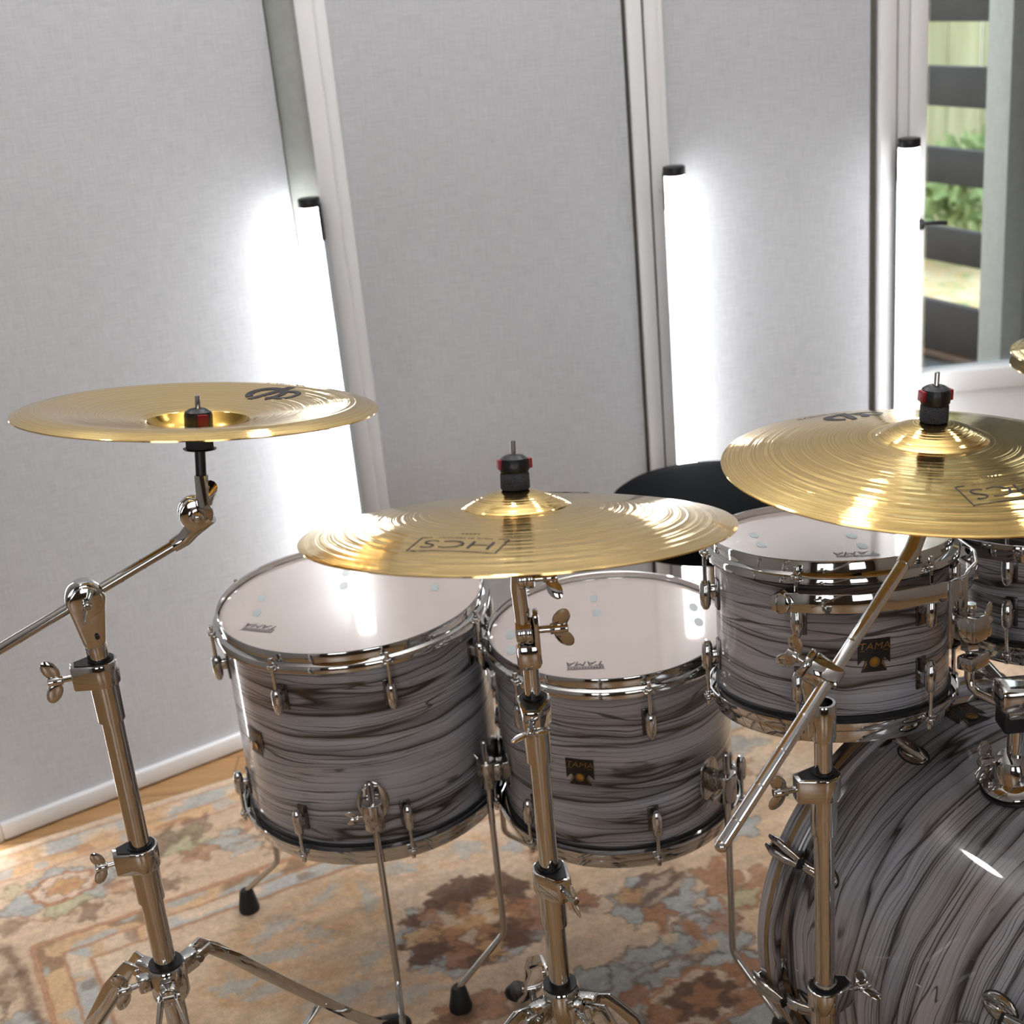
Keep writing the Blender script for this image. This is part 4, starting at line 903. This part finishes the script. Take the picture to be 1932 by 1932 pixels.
# right boom stand ------------------------------------------------------
t = thing('cymbal_stand', 'chrome boom cymbal stand at right in front of the bass drum, its arm slanting steeply', 'stand', (.325, 1.38, 0))
pole(t, .008, .40, .0140, 'base_tube'); pole(t, .36, .688, .0118, 'middle_tube'); pole(t, .655, .772, .0102, 'upper_tube')
b = MB(); b.lathe([(.0102, .738), (.0138, .738), (.0145, .742), (.0148, .783), (.0138, .785), (.0108, .785), (.0108, .770)], None, 30); b.done('top_sleeve', M['chrome'], t)
b = MB(); b.lathe([(0, .772), (.0108, .7725)], None, 24); b.done('sleeve_bore', M['black'], t)
add_collar(t, .693, .0118, .0102, R(188), wing_side=(0, -.2, 1), s=1.1); add_collar(t, .392, .0140, .0118, R(12), wing_side=(0, 1, .1), s=1.1)
tripod(t, .18, .0142, .0140, [R(-75), R(45), R(165)], R(10), [.30, .25, .30])
L = lambda x, y, z: V(x-.325, y-1.38, z)
h_, e_ = L(.326, 1.345, .837), L(.440, 1.435, .936)
d_ = (e_-h_).normalized(); sd_ = V(-1, .25, .30).normalized(); sd_ = (sd_-d_*sd_.dot(d_)).normalized()
endp = h_-d_*.220
b = MB(); b.tube([endp, endp+d_*.003, e_-d_*.012], [.0055, .0072, .0072], 18)
for k in (.030, .075, .120, .165, .225, .265, .305): b.cyl(endp+d_*(k-.001), endp+d_*(k+.001), .0076, n=16)
b.done('boom_arm', chrome_mat('brushed_arm', (.78, .80, .82), .16), t)
b = MB(); b.ball(endp, .0074); b.done('arm_tip', M['chrome'], t)
hub = h_+sd_*.013+V(0, .004, -.006)
b = MB(); b.cyl(hub-sd_*.006, hub+sd_*.013, .0175, n=32, bev=.002); b.cyl(hub+sd_*.0138, hub+sd_*.021, .0178, n=32, bev=.002); b.box(h_+d_*.0, (.022, .022, .022), rot=Matrix((d_.cross(sd_), sd_, d_)).transposed(), bev=.004)
b.tube([hub+sd_*.012, hub+sd_*.013+V(-.003, 0, -.02), V(-.012, 0, .775), V(-.011, 0, .745)], [.007, .008, .0075, .007], 12); hb = b.done('boom_clamp', M['chrome'], t)
b = MB(); wing_nut(b, hub+sd_*.019, sd_, V(-.4, 0, 1), 1.15, L=.020); b.done('wing_nut', M['chrome'], hb)
nR = V(.061, .034, 1).normalized(); hR = L(.464, 1.456, 1.026)+nR*.0495
b = MB(); tc = hR-nR*.105; b.tube([e_-d_*.022, e_-d_*.002, tc], [.0085, .0095, .0085], 14); toggle(b, tc, sd_, .0150, .020); b.tube([tc, hR-nR*.075, hR-nR*.045], [.0095, .0085, .0075], 14); b.done('tilter', M['chrome'], t)
topper(t, hR+nR*.0005, nR, felt=.0185, nut=.0215)

# ------------------------------------------------------------------ hi-hat at the right edge
hx_, hy_ = .990, 2.13
hp = crash_prof(.178, .05, .016, .016)
ha, _ = cymbal((hx_, hy_, .925), (.03, .05), hp, 'upper gold hi-hat cymbal cut off by the right edge', name='hi_hat_cymbal')
hb_, _ = cymbal((hx_, hy_, .905), (.03, .05), [(r_, -z_) for r_, z_ in hp], 'lower gold hi-hat cymbal facing up under the upper one', name='hi_hat_cymbal')
t = thing('hi_hat_stand', 'thin chrome hi-hat stand carrying the pair of cymbals at the right edge', 'stand', (hx_, hy_, 0))
pole(t, .008, .48, .0127, 'base_tube'); pole(t, .45, .86, .0095, 'upper_tube'); pole(t, .85, 1.09, .0032, 'pull_rod'); tripod(t, .36, .0128, .0127, [R(20), R(140), R(260)], R(80), [.27, .27, .27])
b = MB(); b.lathe([(.004, .868), (.02, .868), (.02, .880), (.004, .884)], None, 24, True); b.done('lower_felt', M['felt'], t)

# ------------------------------------------------------------------ drum throne
t = thing('drum_throne', 'round black upholstered drum seat behind the smaller floor tom', 'stool', (.395, 2.60, 0))
SD = Matrix.Translation((0, 0, .022)) @ Matrix.Diagonal((1.14, 1.02, 1, 1))
b = MB(); b.lathe([(0, .455), (.13, .455), (.158, .458), (.172, .468), (.179, .490), (.180, .520), (.174, .542), (.160, .553), (.12, .558), (.01, .560), (0, .560)], SD, 64); st = b.done('seat', M['leather'], t)
b = MB(); b.lathe([(.178, .518), (.1815, .520), (.178, .5225)], SD, 64, True); b.done('piping', M['rubber'], st)
pole(t, .01, .42, .014, 'post'); pole(t, .38, .468, .011, 'seat_rod')
for a in (20, 140, 260):
    u = V(math.cos(R(a)), math.sin(R(a)), 0); b = MB(); b.tube([u*.015+V(0, 0, .30), u*.12+V(0, 0, .17), u*.24+V(0, 0, .028)], .009, 12); lg = b.done('leg', M['chrome'], t)
    b = MB(); b.ball(u*.245+V(0, 0, .0235), .0155); b.done('rubber_foot', M['rubber'], lg)

# ------------------------------------------------------------------ lights and world
def area(name, loc, rot, sx_, sy_, pw, col=(1, 1, 1)):
    l = bpy.data.lights.new(name, 'AREA'); l.shape = 'RECTANGLE'; l.size = sx_; l.size_y = sy_; l.energy = pw; l.color = col
    o = bpy.data.objects.new(name, l); C.objects.link(o); o.location = loc; o.rotation_euler = rot; return o
area('window_light_left', (-1.1, -2.88, 1.48), (R(90), 0, 0), 1.2, 1.4, 11, (.96, .98, 1))
area('window_light_right', (1.3, -2.88, 1.48), (R(90), 0, 0), 1.2, 1.4, 4, (1, .985, .96))
area('bounce_fill', (.1, 1.5, 2.0), (R(180), 0, 0), 1.6, 1.0, 50, (.97, .985, 1))  # unseen lamp added to bounce soft fill off the ceiling
for x_, y_, z_, e_ in ((-.95, 2.30, 2.5, 2.6), (.02, 2.74, 2.5, 3.0), (.62, 2.74, 2.5, 2.2), (1.5, 2.5, 2.5, 2.6)):
    o_ = area('streak_lamp', (x_, y_, z_), (R(-14), 0, 0), .13, .13, e_, (1, .985, .96)); o_.data.shape = 'DISK'  # small unseen lamps added to draw radial streaks on the cymbals
w = bpy.data.worlds.new('overcast'); bpy.context.scene.world = w; w.use_nodes = True
nt = w.node_tree; bg = nt.nodes['Background']; sky = nt.nodes.new('ShaderNodeTexSky'); sky.sky_type = 'PREETHAM'; sky.turbidity = 8
sky.sun_direction = (-.3, -.4, .86)
mx = nt.nodes.new('ShaderNodeMix'); mx.data_type = 'RGBA'; mx.inputs[0].default_value = .85; nt.links.new(sky.outputs[0], mx.inputs[6]); mx.inputs[7].default_value = (.86, .92, 1, 1)
nt.links.new(mx.outputs[2], bg.inputs[0]); bg.inputs[1].default_value = 2.5
sc = bpy.context.scene
sc.view_settings.view_transform = 'Standard'; sc.view_settings.look = 'None'; sc.view_settings.exposure = .27; sc.view_settings.gamma = .94
sc.cycles.use_adaptive_sampling = True; sc.cycles.adaptive_threshold = .1; sc.cycles.adaptive_min_samples = 20; sc.cycles.max_bounces = 6; sc.cycles.diffuse_bounces = 3; sc.cycles.glossy_bounces = 4; sc.cycles.transparent_max_bounces = 6
sc.cycles.sample_clamp_indirect = 6; sc.cycles.caustics_reflective = False; sc.cycles.caustics_refractive = False
